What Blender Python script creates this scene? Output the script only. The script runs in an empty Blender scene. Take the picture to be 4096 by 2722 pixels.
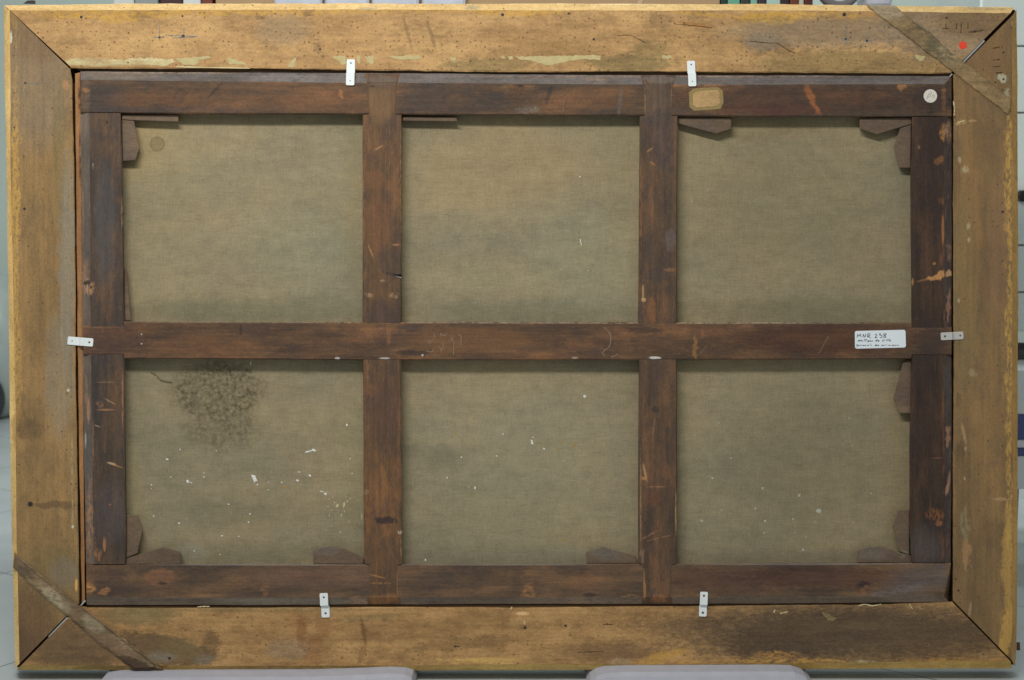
import bpy, bmesh, math, random
from mathutils import Vector, Matrix
random.seed(7)
sc = bpy.context.scene
COL = sc.collection

# ---------------------------------------------------------------- space
# One photo pixel on the picture plane is half a millimetre.  The picture
# leans back by LEAN; meshes of the picture are built in its own plane
# (x right, z up, y away from the camera) and their parents are tilted.
S = 0.0005; D = 2.6; LEAN = math.radians(6.0)
PIV = Vector((0, 0, -0.662))
RL = Matrix.Translation(PIV) @ Matrix.Rotation(-LEAN, 4, 'X') @ Matrix.Translation(-PIV)
ZF = -0.688                                     # floor height

# ---------------------------------------------------------------- camera
cam = bpy.data.cameras.new('camera'); co = bpy.data.objects.new('camera', cam); COL.objects.link(co)
cam.sensor_width = 36; cam.lens = 36 * D / (4096 * S); cam.clip_end = 100
co.matrix_world = RL @ Matrix.Translation((0, -D, 0)) @ Matrix.Rotation(math.pi / 2, 4, 'X')
cam.dof.use_dof = True; cam.dof.focus_distance = D; cam.dof.aperture_fstop = 4.0
sc.camera = co
CAMPOS = co.matrix_world.translation.copy()

# ---------------------------------------------------------------- light
w = bpy.data.worlds.new('World'); sc.world = w; w.use_nodes = True
bg = w.node_tree.nodes['Background']
bg.inputs[0].default_value = (0.93, 1.0, 0.97, 1); bg.inputs[1].default_value = 0.36
def area_lamp(name, loc, target, sx, sy, power, color):
    l = bpy.data.lights.new(name, 'AREA'); l.shape = 'RECTANGLE'; l.size = sx; l.size_y = sy
    l.energy = power; l.color = color
    o = bpy.data.objects.new(name, l); COL.objects.link(o); o.location = loc
    o.rotation_euler = (Vector(target) - Vector(loc)).to_track_quat('-Z', 'Y').to_euler()
    return o
area_lamp('ceiling_tube_or_fill', (-0.55, -1.65, 1.74), (0, 0, 0.1), 1.5, 0.045, 46, (1.0, 0.985, 0.945))
area_lamp('ceiling_tube_or_fill', (0.2, 1.6, 2.3), (0.2, 1.8, -0.6), 2.4, 0.3, 55, (0.95, 1.0, 0.98))  # added fill behind the frame to brighten the background, no known fitting
sc.view_settings.view_transform = 'Standard'; sc.view_settings.look = 'None'
sc.view_settings.exposure = 0.0; sc.view_settings.gamma = 1.0
sc.render.engine = 'CYCLES'

# ---------------------------------------------------------------- helpers
def lin(c):
    c = c / 255.0
    return c / 12.92 if c <= 0.04045 else ((c + 0.055) / 1.055) ** 2.4
def rgb(r, g, b): return (lin(r), lin(g), lin(b), 1)
def P(px, py, y=0.0):
    """point of the picture's own space seen at photo pixel px,py at depth y behind the back face"""
    k = (D + y) / D
    return Vector(((px - 2048) * S * k, y, (1361 - py) * S * k))
RL3 = RL.to_3x3()
def BG(px, py, Y):
    """world point at depth Y in the room in the direction of a photo pixel"""
    d = RL3 @ Vector(((px - 2048) * S, D, (1361 - py) * S))
    t = (Y - CAMPOS.y) / d.y
    return CAMPOS + d * t

class NT:
    def __init__(s, name, rough=0.7, spec=0.25):
        s.m = bpy.data.materials.new(name); s.m.use_nodes = True
        s.t = s.m.node_tree; s.n = s.t.nodes; s.b = s.n['Principled BSDF']
        s.b.inputs['Roughness'].default_value = rough
        s.b.inputs['Specular IOR Level'].default_value = spec
    def link(s, a, b): s.t.links.new(a, b)
    def put(s, v, sock):
        if isinstance(v, bpy.types.NodeSocket): s.link(v, sock)
        else:
            if isinstance(v, tuple) and len(v) == 4 and len(sock.default_value) == 3: v = v[:3]
            sock.default_value = v
    def vm(s, op, a, b=None, c=None):
        n = s.n.new('ShaderNodeVectorMath'); n.operation = op
        s.put(a, n.inputs[0])
        if b is not None: s.put(b, n.inputs[1])
        if c is not None: s.put(c, n.inputs[2])
        return n.outputs['Value'] if op in ('LENGTH', 'DOT_PRODUCT') else n.outputs[0]
    def ma(s, op, a, b=0.0, c=None, clamp=False):
        n = s.n.new('ShaderNodeMath'); n.operation = op; n.use_clamp = clamp
        s.put(a, n.inputs[0]); s.put(b, n.inputs[1])
        if c is not None: s.put(c, n.inputs[2])
        return n.outputs[0]
    def mr(s, v, a, b, c=0.0, d=1.0, smooth=True):
        n = s.n.new('ShaderNodeMapRange'); n.interpolation_type = 'SMOOTHSTEP' if smooth else 'LINEAR'
        s.put(v, n.inputs[0])
        for i, x in enumerate((a, b, c, d)): n.inputs[1 + i].default_value = x
        return n.outputs[0]
    def noise(s, vec, f, detail=3, rough=0.55, seed=0.0, dist=0.0):
        v = s.vm('MULTIPLY_ADD', vec, (f[0], 1, f[1]), (seed * 3.7, seed * 11.3, seed * 5.1))
        n = s.n.new('ShaderNodeTexNoise'); n.inputs['Scale'].default_value = 1
        n.inputs['Detail'].default_value = detail; n.inputs['Roughness'].default_value = rough
        n.inputs['Distortion'].default_value = dist
        s.link(v, n.inputs['Vector']); return n
    def mix(s, a, b, f, mode='MIX'):
        n = s.n.new('ShaderNodeMix'); n.data_type = 'RGBA'; n.blend_type = mode
        s.put(f, n.inputs[0]); s.put(a, n.inputs[6]); s.put(b, n.inputs[7]); return n.outputs[2]
    def ramp(s, f, stops):
        n = s.n.new('ShaderNodeValToRGB'); e = n.color_ramp.elements
        while len(e) < len(stops): e.new(0.5)
        for i, (p, c) in enumerate(stops): e[i].position = p; e[i].color = c
        s.link(f, n.inputs[0]); return n.outputs[0]
    def scale(s, col, v):
        return s.mix(col, s.grey(v), 1.0, 'MULTIPLY')
    def grey(s, v):
        n = s.n.new('ShaderNodeCombineColor')
        for i in range(3): s.link(v, n.inputs[i])
        return n.outputs[0]
    def uv(s, y=0.0):
        tc = s.n.new('ShaderNodeTexCoord'); k = S * (D + y) / D
        return s.vm('MULTIPLY_ADD', tc.outputs['Object'], (1 / k, 0, -1 / k), (2048, 0, 1361))
    def swz(s, vec, k):
        n = s.n.new('ShaderNodeSeparateXYZ'); s.link(vec, n.inputs[0])
        c = s.n.new('ShaderNodeCombineXYZ')
        s.link(s.ma('MULTIPLY', n.outputs[0], k), c.inputs[0]); s.link(s.ma('MULTIPLY', n.outputs[2], k), c.inputs[1])
        return c.outputs[0]
    def ell(s, uv, cx, cy, rx, ry, rot=0, soft=0.35):
        n = s.n.new('ShaderNodeMapping'); n.vector_type = 'TEXTURE'
        n.inputs['Location'].default_value = (cx, 0, cy)
        n.inputs['Rotation'].default_value = (0, -math.radians(rot), 0)
        n.inputs['Scale'].default_value = (rx, 1, ry)
        s.link(uv, n.inputs['Vector'])
        return s.mr(s.vm('LENGTH', n.outputs[0]), 1 + soft, 1 - soft)
    def bump(s, h, strength=0.3, dist=0.0008):
        n = s.n.new('ShaderNodeBump'); n.inputs['Strength'].default_value = strength
        n.inputs['Distance'].default_value = dist
        s.link(h, n.inputs['Height']); s.link(n.outputs[0], s.b.inputs['Normal'])
    def out(s, col): s.put(col, s.b.inputs['Base Color']); return s.m

def wood(name, ax, cols, seed, stains=(), grime=None, grime_amt=0.5, grain=0.22, worm=0.0, wear=None,
         wear_amt=0.6, y=0.0, rough=0.72, warp=14, big=(700, 130), spec=0.22, tight=0.0, sat=0.92, mot=0.5, val=1.0):
    """ax 'x' or 'z': grain direction.  cols: dark, mid, light"""
    t = NT(name, rough, spec); uv = t.uv(y)
    def fr(al, ac): return (1 / al, 1 / ac) if ax == 'x' else (1 / ac, 1 / al)
    wn = t.noise(uv, fr(60, 34), 4, 0.68, seed + 9)
    wv = t.vm('SUBTRACT', wn.outputs['Color'], (0.5, 0.5, 0.5))
    uvw = t.vm('MULTIPLY_ADD', wv, (warp * 4.5, 0, warp * 3.5), uv)
    en = t.noise(uv, fr(26, 9), 4, 0.72, seed + 8)
    enc = t.ma('MULTIPLY_ADD', en.outputs[0], 1.9, -0.95)
    brk = t.mr(en.outputs[0], 0.36, 0.60)
    b = t.noise(uv, fr(*big), 4, 0.66, seed)
    col = t.ramp(b.outputs[0], [(0.30 + tight, cols[0]), (0.5, cols[1]), (0.68 - tight, cols[2])])
    g = t.noise(uv, fr(120, 60), 5, 0.74, seed + 3)
    if grime:
        col = t.mix(col, grime, t.ma('MULTIPLY', t.mr(g.outputs[0], 0.45, 0.66), grime_amt))
    g1 = t.noise(uv, fr(420, 13), 4, 0.66, seed + 1)
    if wear:
        a = t.noise(uv, fr(130, 6), 4, 0.66, seed + 5)
        f = t.ma('MULTIPLY', t.mr(a.outputs[0], 0.48, 0.66), t.mr(wn.outputs[0], 0.45, 0.62))
        col = t.mix(col, wear, t.ma('MULTIPLY', f, wear_amt))
    for st in stains:
        cx, cy, rx, ry, c, op = st[:6]; rot = st[6] if len(st) > 6 else 0; soft = st[7] if len(st) > 7 else 0.4
        n = t.n.new('ShaderNodeMapping'); n.vector_type = 'TEXTURE'
        n.inputs['Location'].default_value = (cx, 0, cy); n.inputs['Rotation'].default_value = (0, -math.radians(rot), 0)
        n.inputs['Scale'].default_value = (rx, 1, ry)
        t.link(uvw if min(rx, ry) > 9 else uv, n.inputs['Vector'])
        L = t.ma('MULTIPLY_ADD', enc, 0.55 if max(rx, ry) > 30 else 0.8, t.vm('LENGTH', n.outputs[0]))
        m = t.mr(L, 1 + soft * 0.8, 1 - soft * 0.8)
        if min(rx, ry) < 6: op *= 0.75
        if op < 0: op = -op; m = t.ma('MULTIPLY', m, brk)
        col = t.mix(col, c, t.ma('MULTIPLY', m, op))
    sp = t.noise(uv, (1 / 8, 1 / 8), 3, 0.75, seed + 4)
    v = t.ma('ADD', t.mr(g1.outputs[0], 0.25, 0.75, 1 - grain, 1 + grain, False),
             t.mr(sp.outputs[0], 0.25, 0.75, -0.2, 0.2, False))
    v = t.ma('ADD', v, t.mr(en.outputs[0], 0.25, 0.75, -0.34 * mot, 0.34 * mot, False))
    v = t.ma('ADD', v, t.mr(g.outputs[0], 0.25, 0.75, 0.30 * mot, -0.30 * mot, False))
    col = t.scale(col, v)
    h = t.ma('ADD', g1.outputs[0], t.ma('MULTIPLY', sp.outputs[0], 0.7))
    if worm:
        for sc_, th, sd in ((19.0, 0.12, 1.0),):
            vv = t.n.new('ShaderNodeTexVoronoi'); vv.voronoi_dimensions = '2D'; vv.inputs['Scale'].default_value = 1
            t.link(t.swz(uv, 1 / sc_), vv.inputs['Vector'])
            sepn = t.n.new('ShaderNodeSeparateColor'); t.link(vv.outputs['Color'], sepn.inputs[0])
            keep = t.ma('LESS_THAN', sepn.outputs[0], t.mr(g.outputs[0], 0.35, 0.6, worm, 0.3 * worm))
            rad = t.ma('MULTIPLY', sepn.outputs[1], th * 1.3)
            hole = t.ma('MULTIPLY', t.ma('LESS_THAN', vv.outputs['Distance'], t.ma('ADD', rad, th * 0.6)), keep)
            col = t.mix(col, rgb(84, 62, 38), t.ma('MULTIPLY', hole, 0.62))  # dark depth of the holes painted into the colour
            h = t.ma('SUBTRACT', h, t.ma('MULTIPLY', hole, 2.0))
    t.bump(h, 0.4, 0.0006)
    hs = t.n.new('ShaderNodeHueSaturation'); hs.inputs['Saturation'].default_value = sat; hs.inputs['Value'].default_value = val
    t.link(col, hs.inputs['Color'])
    return t.out(hs.outputs[0])

def plain(name, c, rough=0.6, spec=0.3, var=0.12, f=60.0, metal=0.0, bump=0.0):
    t = NT(name, rough, spec); tc = t.n.new('ShaderNodeTexCoord')
    n = t.n.new('ShaderNodeTexNoise'); n.inputs['Scale'].default_value = f; n.inputs['Detail'].default_value = 5
    t.link(tc.outputs['Object'], n.inputs['Vector'])
    t.b.inputs['Metallic'].default_value = metal
    if bump: t.bump(n.outputs[0], bump, 0.001)
    return t.out(t.scale(c, t.mr(n.outputs[0], 0.25, 0.75, 1 - var, 1 + var, False)))

# things ------------------------------------------------------------------
def tag(o, label, cat, group=None):
    o['label'] = label; o['category'] = cat
    if group: o['group'] = group
    return o
def thing(name, label, cat, base=None, group=None, lean=True):
    o = bpy.data.objects.new(name, None); COL.objects.link(o); o.empty_display_size = 0.05
    b = Matrix.Translation(base or Vector((0, 0, 0)))
    o.matrix_world = (RL @ b) if lean else b
    o['base'] = list(base or (0, 0, 0))
    return tag(o, label, cat, group)
def link(name, me, mats, parent=None, root=None, smooth=False):
    o = bpy.data.objects.new(name, me); COL.objects.link(o)
    for m in (mats if isinstance(mats, (list, tuple)) else [mats]): me.materials.append(m)
    if parent:
        o.parent = parent
        if 'base' in parent.keys(): o.matrix_parent_inverse = Matrix.Translation(-Vector(parent['base']))
    if smooth:
        for p in me.polygons: p.use_smooth = True
    return o
def mesh(name, vs, fs, mi=None):
    me = bpy.data.meshes.new(name); me.from_pydata([tuple(v) for v in vs], [], fs)
    if mi:
        for p, i in zip(me.polygons, mi): p.material_index = i
    bm = bmesh.new(); bm.from_mesh(me); bmesh.ops.recalc_face_normals(bm, faces=bm.faces); bm.to_mesh(me); bm.free()
    return me
def solo(o):        # a thing that is one mesh in picture space
    o.matrix_world = RL; return o

def resample(pl, n):
    L = [0]
    for a, b in zip(pl, pl[1:]): L.append(L[-1] + math.dist(a, b))
    out = []; j = 0
    for i in range(n):
        d = L[-1] * i / (n - 1)
        while j < len(pl) - 2 and L[j + 1] < d: j += 1
        u = (d - L[j]) / max(L[j + 1] - L[j], 1e-9)
        out.append((pl[j][0] + (pl[j + 1][0] - pl[j][0]) * u, pl[j][1] + (pl[j + 1][1] - pl[j][1]) * u))
    return out
def subdiv(pl, k):
    out = []
    for a, b in zip(pl, pl[1:]):
        for i in range(k): out.append((a[0] + (b[0] - a[0]) * i / k, a[1] + (b[1] - a[1]) * i / k))
    return out + [pl[-1]]
def wob(n, amp, rnd):
    ph = [(rnd.uniform(0, 6.28), rnd.uniform(0.5, 1)) for _ in range(5)]
    return [amp * sum(q * math.sin(p + i * (0.13 * 2.1 ** k)) / (k + 1) for k, (p, q) in enumerate(ph)) + rnd.gauss(0, amp * 0.25) for i in range(n)]
def loft(name, lines, mats, parent, n=70, amp=1.2, mi=None, raw=False, axis='x', seed=1):
    """lines: (polyline in photo px, depth) across the bar's profile, from one back edge round to the other"""
    rnd = random.Random(seed); rows = []
    for pl, y in lines:
        pts = list(pl) if raw else resample(pl, n)
        j = wob(len(pts), amp, rnd)
        rows.append([P(p[0] + (j[i] if axis == 'z' and 0 < i < len(pts) - 1 else 0),
                       p[1] + (j[i] if axis == 'x' and 0 < i < len(pts) - 1 else 0), y) for i, p in enumerate(pts)])
    m = len(rows[0]); vs = [v for r in rows for v in r]; fs = []; fm = []
    for r in range(len(rows) - 1):
        for i in range(m - 1):
            fs.append((r * m + i, r * m + i + 1, (r + 1) * m + i + 1, (r + 1) * m + i)); fm.append(mi[r] if mi else 0)
    fs.append(tuple(r * m for r in range(len(rows)))); fm.append(0)
    fs.append(tuple(r * m + m - 1 for r in range(len(rows)))); fm.append(0)
    r = len(rows) - 1
    for i in range(m - 1): fs.append((i, i + 1, r * m + i + 1, r * m + i)); fm.append(0)
    return link(name, mesh(name, vs, fs, fm), mats, parent)
def inset(poly, d):
    out = []; n = len(poly)
    ar = sum(poly[i][0] * poly[(i + 1) % n][1] - poly[(i + 1) % n][0] * poly[i][1] for i in range(n))
    sg = 1 if ar > 0 else -1
    for i in range(n):
        a, b, c = poly[i - 1], poly[i], poly[(i + 1) % n]
        e1 = Vector((b[0] - a[0], b[1] - a[1])).normalized(); e2 = Vector((c[0] - b[0], c[1] - b[1])).normalized()
        n1 = Vector((-e1.y, e1.x)) * sg; n2 = Vector((-e2.y, e2.x)) * sg
        nn = (n1 + n2); l = nn.length
        nn = nn / l if l > 1e-6 else n1
        k = d / max(nn.dot(n1), 0.4)
        out.append((b[0] + nn.x * k, b[1] + nn.y * k))
    return out
def slab(name, poly, yf, yb, mats, parent=None, bevel=3.0, bev_y=None, amp=0.0, step=None, seed=1):
    """flat piece with outline poly (photo px), front face at depth yf, back at yb, edges bevelled"""
    rnd = random.Random(seed)
    if step:
        q = []
        for a, b in zip(poly, poly[1:] + poly[:1]):
            k = max(1, int(math.dist(a, b) / step))
            for i in range(k): q.append((a[0] + (b[0] - a[0]) * i / k + rnd.gauss(0, amp), a[1] + (b[1] - a[1]) * i / k + rnd.gauss(0, amp)))
        poly = q
    n = len(poly); by = bev_y if bev_y is not None else bevel * S
    ins = inset(poly, bevel)
    vs = [P(x, y, yf) for x, y in ins] + [P(x, y, yf + by) for x, y in poly] + [P(x, y, yb) for x, y in poly]
    fs = [tuple(range(n)), tuple(range(2 * n, 3 * n))]
    for r in range(2):
        for i in range(n): fs.append((r * n + i, r * n + (i + 1) % n, (r + 1) * n + (i + 1) % n, (r + 1) * n + i))
    return link(name, mesh(name, vs, fs), mats, parent)
def ribbon(vs, fs, pts, wd, y, rnd=None):
    b = len(vs); n = len(pts)
    for i, p in enumerate(pts):
        a = pts[max(i - 1, 0)]; c = pts[min(i + 1, n - 1)]
        d = Vector((c[0] - a[0], c[1] - a[1])); d = d.normalized() if d.length else Vector((1, 0))
        k = wd * 0.5 * (rnd.uniform(0.45, 1.25) if rnd else 1)
        vs.append(P(p[0] - d.y * k, p[1] + d.x * k, y)); vs.append(P(p[0] + d.y * k, p[1] - d.x * k, y))
    for i in range(n - 1): fs.append((b + 2 * i, b + 2 * i + 1, b + 2 * i + 3, b + 2 * i + 2))
def smooth(pts, k=5):
    if len(pts) < 3: return subdiv(pts, k)
    out = []
    for i in range(len(pts) - 1):
        p0, p1, p2, p3 = pts[max(i - 1, 0)], pts[i], pts[i + 1], pts[min(i + 2, len(pts) - 1)]
        for j in range(k):
            t = j / k
            out.append(tuple(0.5 * (2 * p1[c] + (p2[c] - p0[c]) * t + (2 * p0[c] - 5 * p1[c] + 4 * p2[c] - p3[c]) * t * t
                       + (3 * p1[c] - p0[c] - 3 * p2[c] + p3[c]) * t ** 3) for c in (0, 1)))
    return out + [pts[-1]]
def strokes(name, lines, wd, y, mat, parent=None, curve=True, rough=True, seed=3):
    vs, fs = [], []; rnd = random.Random(seed)
    for l in lines:
        ribbon(vs, fs, smooth(l) if curve else subdiv(l, 6), wd, y, rnd if rough else None)
        if rough: link(name, mesh(name, vs, fs), mat, parent); vs, fs = [], []
    if not rough:
        o = link(name, mesh(name, vs, fs), mat, parent); o['kind'] = 'stuff'; return o
def blob(vs, fs, cx, cy, rx, ry, y, hgt, rnd, n=9, rot=0, irr=0.25):
    b = len(vs); c, s_ = math.cos(rot), math.sin(rot); R = [1 + rnd.uniform(-irr, irr) for _ in range(n)]
    for k, hh in ((1, 0), (0.7, 0.8)):
        for i in range(n):
            a = 6.2832 * i / n; x = rx * R[i] * k * math.cos(a); z = ry * R[i] * k * math.sin(a)
            vs.append(P(cx + x * c - z * s_, cy + x * s_ + z * c, y - hgt * hh))
    vs.append(P(cx, cy, y - hgt))
    for i in range(n):
        j = (i + 1) % n
        fs.append((b + i, b + j, b + n + j, b + n + i)); fs.append((b + n + i, b + n + j, b + 2 * n))

# ================================================================= SETTING
floor_t = NT('floor_tiles', 0.35, 0.4)
tc = floor_t.n.new('ShaderNodeTexCoord')
fn = floor_t.n.new('ShaderNodeTexNoise'); fn.inputs['Scale'].default_value = 6; fn.inputs['Detail'].default_value = 6
floor_t.link(tc.outputs['Object'], fn.inputs['Vector'])
br = floor_t.n.new('ShaderNodeTexBrick'); br.offset = 0; br.inputs['Scale'].default_value = 1
br.inputs['Brick Width'].default_value = 0.6; br.inputs['Row Height'].default_value = 0.6
br.inputs['Mortar Size'].default_value = 0.002; br.inputs['Color1'].default_value = rgb(188, 194, 196)
br.inputs['Color2'].default_value = rgb(182, 188, 192); br.inputs['Mortar'].default_value = rgb(105, 108, 112)
mp = floor_t.n.new('ShaderNodeMapping'); mp.inputs['Location'].default_value = (0.33, 0.1, 0); mp.inputs['Rotation'].default_value = (0, 0, 0.6)
floor_t.link(tc.outputs['Object'], mp.inputs[0]); floor_t.link(mp.outputs[0], br.inputs['Vector'])
FLOOR = floor_t.out(floor_t.scale(br.outputs['Color'], floor_t.mr(fn.outputs[0], 0.3, 0.7, 0.93, 1.05)))
fl = link('floor', mesh('floor', [(-5, -4, ZF), (5, -4, ZF), (5, 3.6, ZF), (-5, 3.6, ZF)], [(0, 1, 2, 3)]), FLOOR); fl['kind'] = 'structure'
WALL = plain('painted_wall', rgb(196, 208, 200), 0.8, 0.2, 0.04, 3)
wl = link('wall', mesh('wall', [(-5, 3.5, ZF), (5, 3.5, ZF), (5, 3.5, 2.4), (-5, 3.5, 2.4)], [(0, 1, 2, 3)]), WALL); wl['kind'] = 'structure'

# ================================================================= FRAME
LT, MD, DK = rgb(196, 156, 104), rgb(174, 134, 86), rgb(150, 112, 70)
YEL, YEL2 = rgb(192, 148, 70), rgb(200, 162, 88)
GREY, OLIVE, DIRT, CREAM = rgb(128, 116, 100), rgb(124, 108, 70), rgb(78, 62, 48), rgb(180, 164, 124)
BLUEG = rgb(138, 130, 112)
m_ft = wood('rail_wood_upper', 'x', (rgb(158, 122, 78), rgb(180, 141, 94), rgb(192, 153, 102)), 1.0, [
    (700, 52, 700, 12, YEL, -0.8), (430, 62, 260, 16, YEL, -0.9), (480, 82, 70, 10, YEL, 0.6), (2080, 52, 190, 16, YEL, -0.8),
    (3080, 74, 120, 26, YEL, 0.85, 0, 0.2), (3270, 62, 200, 16, YEL, -0.8), (1500, 45, 900, 9, YEL, -0.6), (2830, 60, 160, 8, YEL, -0.8, 5),
    (1130, 120, 110, 60, GREY, 0.4), (1230, 55, 20, 14, DIRT, 0.4), (1040, 68, 22, 10, DIRT, 0.45),
    (1630, 130, 7, 60, DIRT, 0.35, -15), (1725, 140, 8, 60, DIRT, 0.35, -18), (1270, 190, 18, 30, DIRT, 0.3),
    (1950, 262, 170, 26, OLIVE, 0.6), (2520, 255, 170, 34, OLIVE, 0.7), (2480, 235, 60, 18, DIRT, -0.4), (2600, 200, 70, 40, OLIVE, 0.5),
    (2640, 85, 50, 30, DIRT, 0.35), (2780, 100, 60, 8, rgb(150, 95, 45), 0.5, 8), (3050, 170, 70, 40, GREY, 0.6), (3130, 190, 40, 30, DIRT, -0.5),
    (3400, 260, 380, 60, OLIVE, 0.5), (3300, 130, 400, 60, GREY, 0.55), (3800, 120, 260, 120, GREY, 0.6), (3900, 85, 150, 60, rgb(120, 94, 62), 0.6),
    (560, 70, 40, 12, DIRT, 0.25), (1100, 250, 120, 12, LT, 0.5), (560, 200, 250, 40, LT, 0.35)],
    grime=rgb(140, 108, 72), grime_amt=0.45, grain=0.10, sat=1.0, worm=0.40)
m_fl = wood('stile_wood_left', 'z', (rgb(124, 98, 60), rgb(146, 114, 70), rgb(160, 124, 76)), 2.0, [
    (60, 900, 14, 800, YEL, -0.9), (66, 600, 16, 300, YEL, -0.8), (75, 1500, 12, 300, YEL, -0.6), (150, 330, 130, 260, GREY, 0.45), (160, 160, 90, 90, rgb(120, 92, 62), 0.5),
    (268, 1050, 30, 420, BLUEG, 0.7), (240, 1500, 60, 250, BLUEG, 0.45), (130, 1720, 60, 40, DIRT, 0.3), (215, 2020, 90, 14, DIRT, 0.5),
    (90, 1700, 30, 60, DIRT, -0.45), (200, 2300, 120, 130, OLIVE, 0.4), (255, 2290, 60, 60, GREY, 0.55), (120, 2520, 90, 170, rgb(112, 84, 58), 0.75), (100, 2600, 50, 90, rgb(96, 74, 54), 0.5),
    (240, 620, 24, 300, OLIVE, 0.4), (150, 1300, 40, 160, DIRT, 0.15), (44, 150, 5, 22, rgb(220, 220, 200), 0.9), (262, 340, 16, 22, rgb(185, 130, 80), 0.6),
    (305, 2340, 6, 24, rgb(214, 160, 84), 0.9, 0, 0.15), (291, 2108, 5, 6, rgb(225, 220, 205), 0.9), (273, 1562, 5, 6, rgb(225, 220, 205), 0.9),
    (288, 1850, 6, 120, CREAM, -0.5), (290, 2050, 4, 60, CREAM, -0.8)],
    grime=rgb(112, 92, 64), grime_amt=0.5, grain=0.12, mot=0.18, sat=0.95, worm=0.10)
m_fr = wood('stile_wood_right', 'z', (rgb(112, 86, 56), rgb(133, 104, 66), rgb(148, 114, 70)), 3.0, [
    (4035, 700, 16, 300, YEL, -0.9), (4036, 1350, 14, 500, YEL, -0.8), (4038, 2000, 14, 300, YEL, -0.7), (4030, 2250, 20, 200, YEL, 0.6),
    (4025, 2540, 24, 130, YEL, 0.85, 8), (3880, 900, 40, 400, rgb(160, 118, 66), 0.4), (3860, 1150, 50, 400, OLIVE, 0.4),
    (3920, 180, 110, 120, rgb(126, 94, 62), 0.5), (3990, 1000, 40, 300, rgb(140, 106, 76), 0.4), (3955, 560, 70, 70, rgb(118, 92, 60), 0.5),
    (3862, 680, 20, 14, CREAM, -0.9, -20), (3845, 490, 18, 10, rgb(205, 165, 110), -0.9, -15), (3890, 484, 16, 5, rgb(190, 150, 100), 0.7),
    (3838, 640, 6, 12, CREAM, 0.7), (3874, 905, 8, 14, CREAM, 0.6), (3875, 960, 6, 10, CREAM, 0.7), (3835, 1203, 6, 10, CREAM, 0.6),
    (3887, 1495, 16, 14, rgb(155, 138, 104), 0.7), (3855, 1735, 6, 42, rgb(176, 142, 94), 0.7, -12), (3862, 1795, 5, 8, CREAM, 0.8), (3858, 1915, 4, 7, CREAM, 0.8),
    (3862, 2100, 15, 75, rgb(144, 130, 98), -0.8, 0, 0.4), (3868, 2220, 14, 60, rgb(170, 130, 84), 0.7), (3880, 2440, 6, 32, rgb(156, 138, 102), 0.7, 8),
    (4005, 1997, 34, 7, rgb(170, 138, 96), 0.7), (3965, 2130, 50, 60, DIRT, 0.22), (3840, 1810, 20, 40, DIRT, 0.35), (3835, 1600, 16, 30, DIRT, 0.35),
    (4010, 316, 18, 18, rgb(176, 170, 142), 0.95, 0, 0.15), (4029, 372, 12, 18, rgb(150, 146, 118), 0.9, 0, 0.2), (4064, 90, 12, 30, rgb(180, 172, 140), 0.8)],
    grime=rgb(110, 92, 70), grime_amt=0.5, grain=0.13, mot=0.18, sat=0.95, worm=0.12)
m_fb = wood('rail_wood_lower', 'x', (rgb(140, 104, 62), rgb(170, 130, 80), rgb(186, 144, 90)), 4.0, [
    (640, 2600, 210, 60, rgb(110, 86, 60), 0.9, 8, 0.25), (845, 2580, 34, 56, DIRT, 0.5), (720, 2600, 90, 40, OLIVE, 0.5), (560, 2460, 150, 40, OLIVE, 0.7),
    (300, 2590, 190, 100, rgb(112, 88, 62), 0.85), (260, 2620, 120, 30, rgb(86, 70, 50), -0.6, -10), (420, 2640, 120, 20, rgb(90, 72, 52), -0.6), (640, 2630, 60, 22, GREY, 0.7), (820, 2640, 40, 20, GREY, 0.6),
    (1190, 2480, 50, 30, rgb(140, 98, 58), 0.5), (1205, 2530, 20, 60, rgb(128, 84, 48), 0.6), (1250, 2600, 40, 55, rgb(140, 94, 55), 0.55), (1290, 2500, 30, 70, rgb(140, 98, 56), 0.5),
    (1455, 2530, 9, 55, rgb(118, 80, 46), 0.7, -10), (1445, 2620, 12, 40, rgb(132, 92, 54), 0.5, 20), (1150, 2600, 90, 40, GREY, 0.4), (1480, 2470, 120, 12, OLIVE, 0.4, -6),
    (1850, 2575, 200, 26, rgb(130, 98, 62), 0.55, -4), (2750, 2500, 130, 30, DIRT, 0.35, 0, 0.9), (3380, 2530, 660, 120, rgb(90, 74, 58), 0.88, 0, 0.6), (3100, 2570, 260, 50, DIRT, 0.45, 0, 0.9), (2450, 2610, 190, 40, rgb(112, 86, 62), 0.6, 0, 0.8),
    (3450, 2545, 120, 26, rgb(70, 60, 52), 0.4, 0, 0.9), (3120, 2600, 200, 24, rgb(76, 64, 54), 0.5, 0, 0.9), (3300, 2470, 300, 20, DIRT, 0.35, 0, 0.9), (3760, 2560, 240, 90, rgb(100, 78, 56), 0.6, 0, 0.8),
    (1880, 2648, 170, 10, YEL2, -0.9, 4), (1950, 2640, 120, 8, YEL2, 0.7), (2660, 2625, 90, 18, rgb(186, 142, 66), 0.75, -14), (2650, 2654, 180, 10, YEL, -0.9), (3110, 2620, 90, 14, rgb(176, 128, 62), -0.9),
    (3150, 2645, 260, 10, rgb(186, 140, 66), -0.9), (3850, 2640, 250, 9, rgb(180, 132, 62), -0.8), (3450, 2654, 60, 12, rgb(176, 164, 128), -0.8), (2480, 2650, 50, 16, rgb(168, 138, 100), 0.9),
    (1000, 2440, 500, 9, OLIVE, -0.8), (2090, 2455, 24, 8, rgb(220, 176, 120), 0.95, 0, 0.15)],
    grime=rgb(136, 102, 62), grime_amt=0.5, grain=0.14, sat=0.96, worm=0.14)
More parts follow.
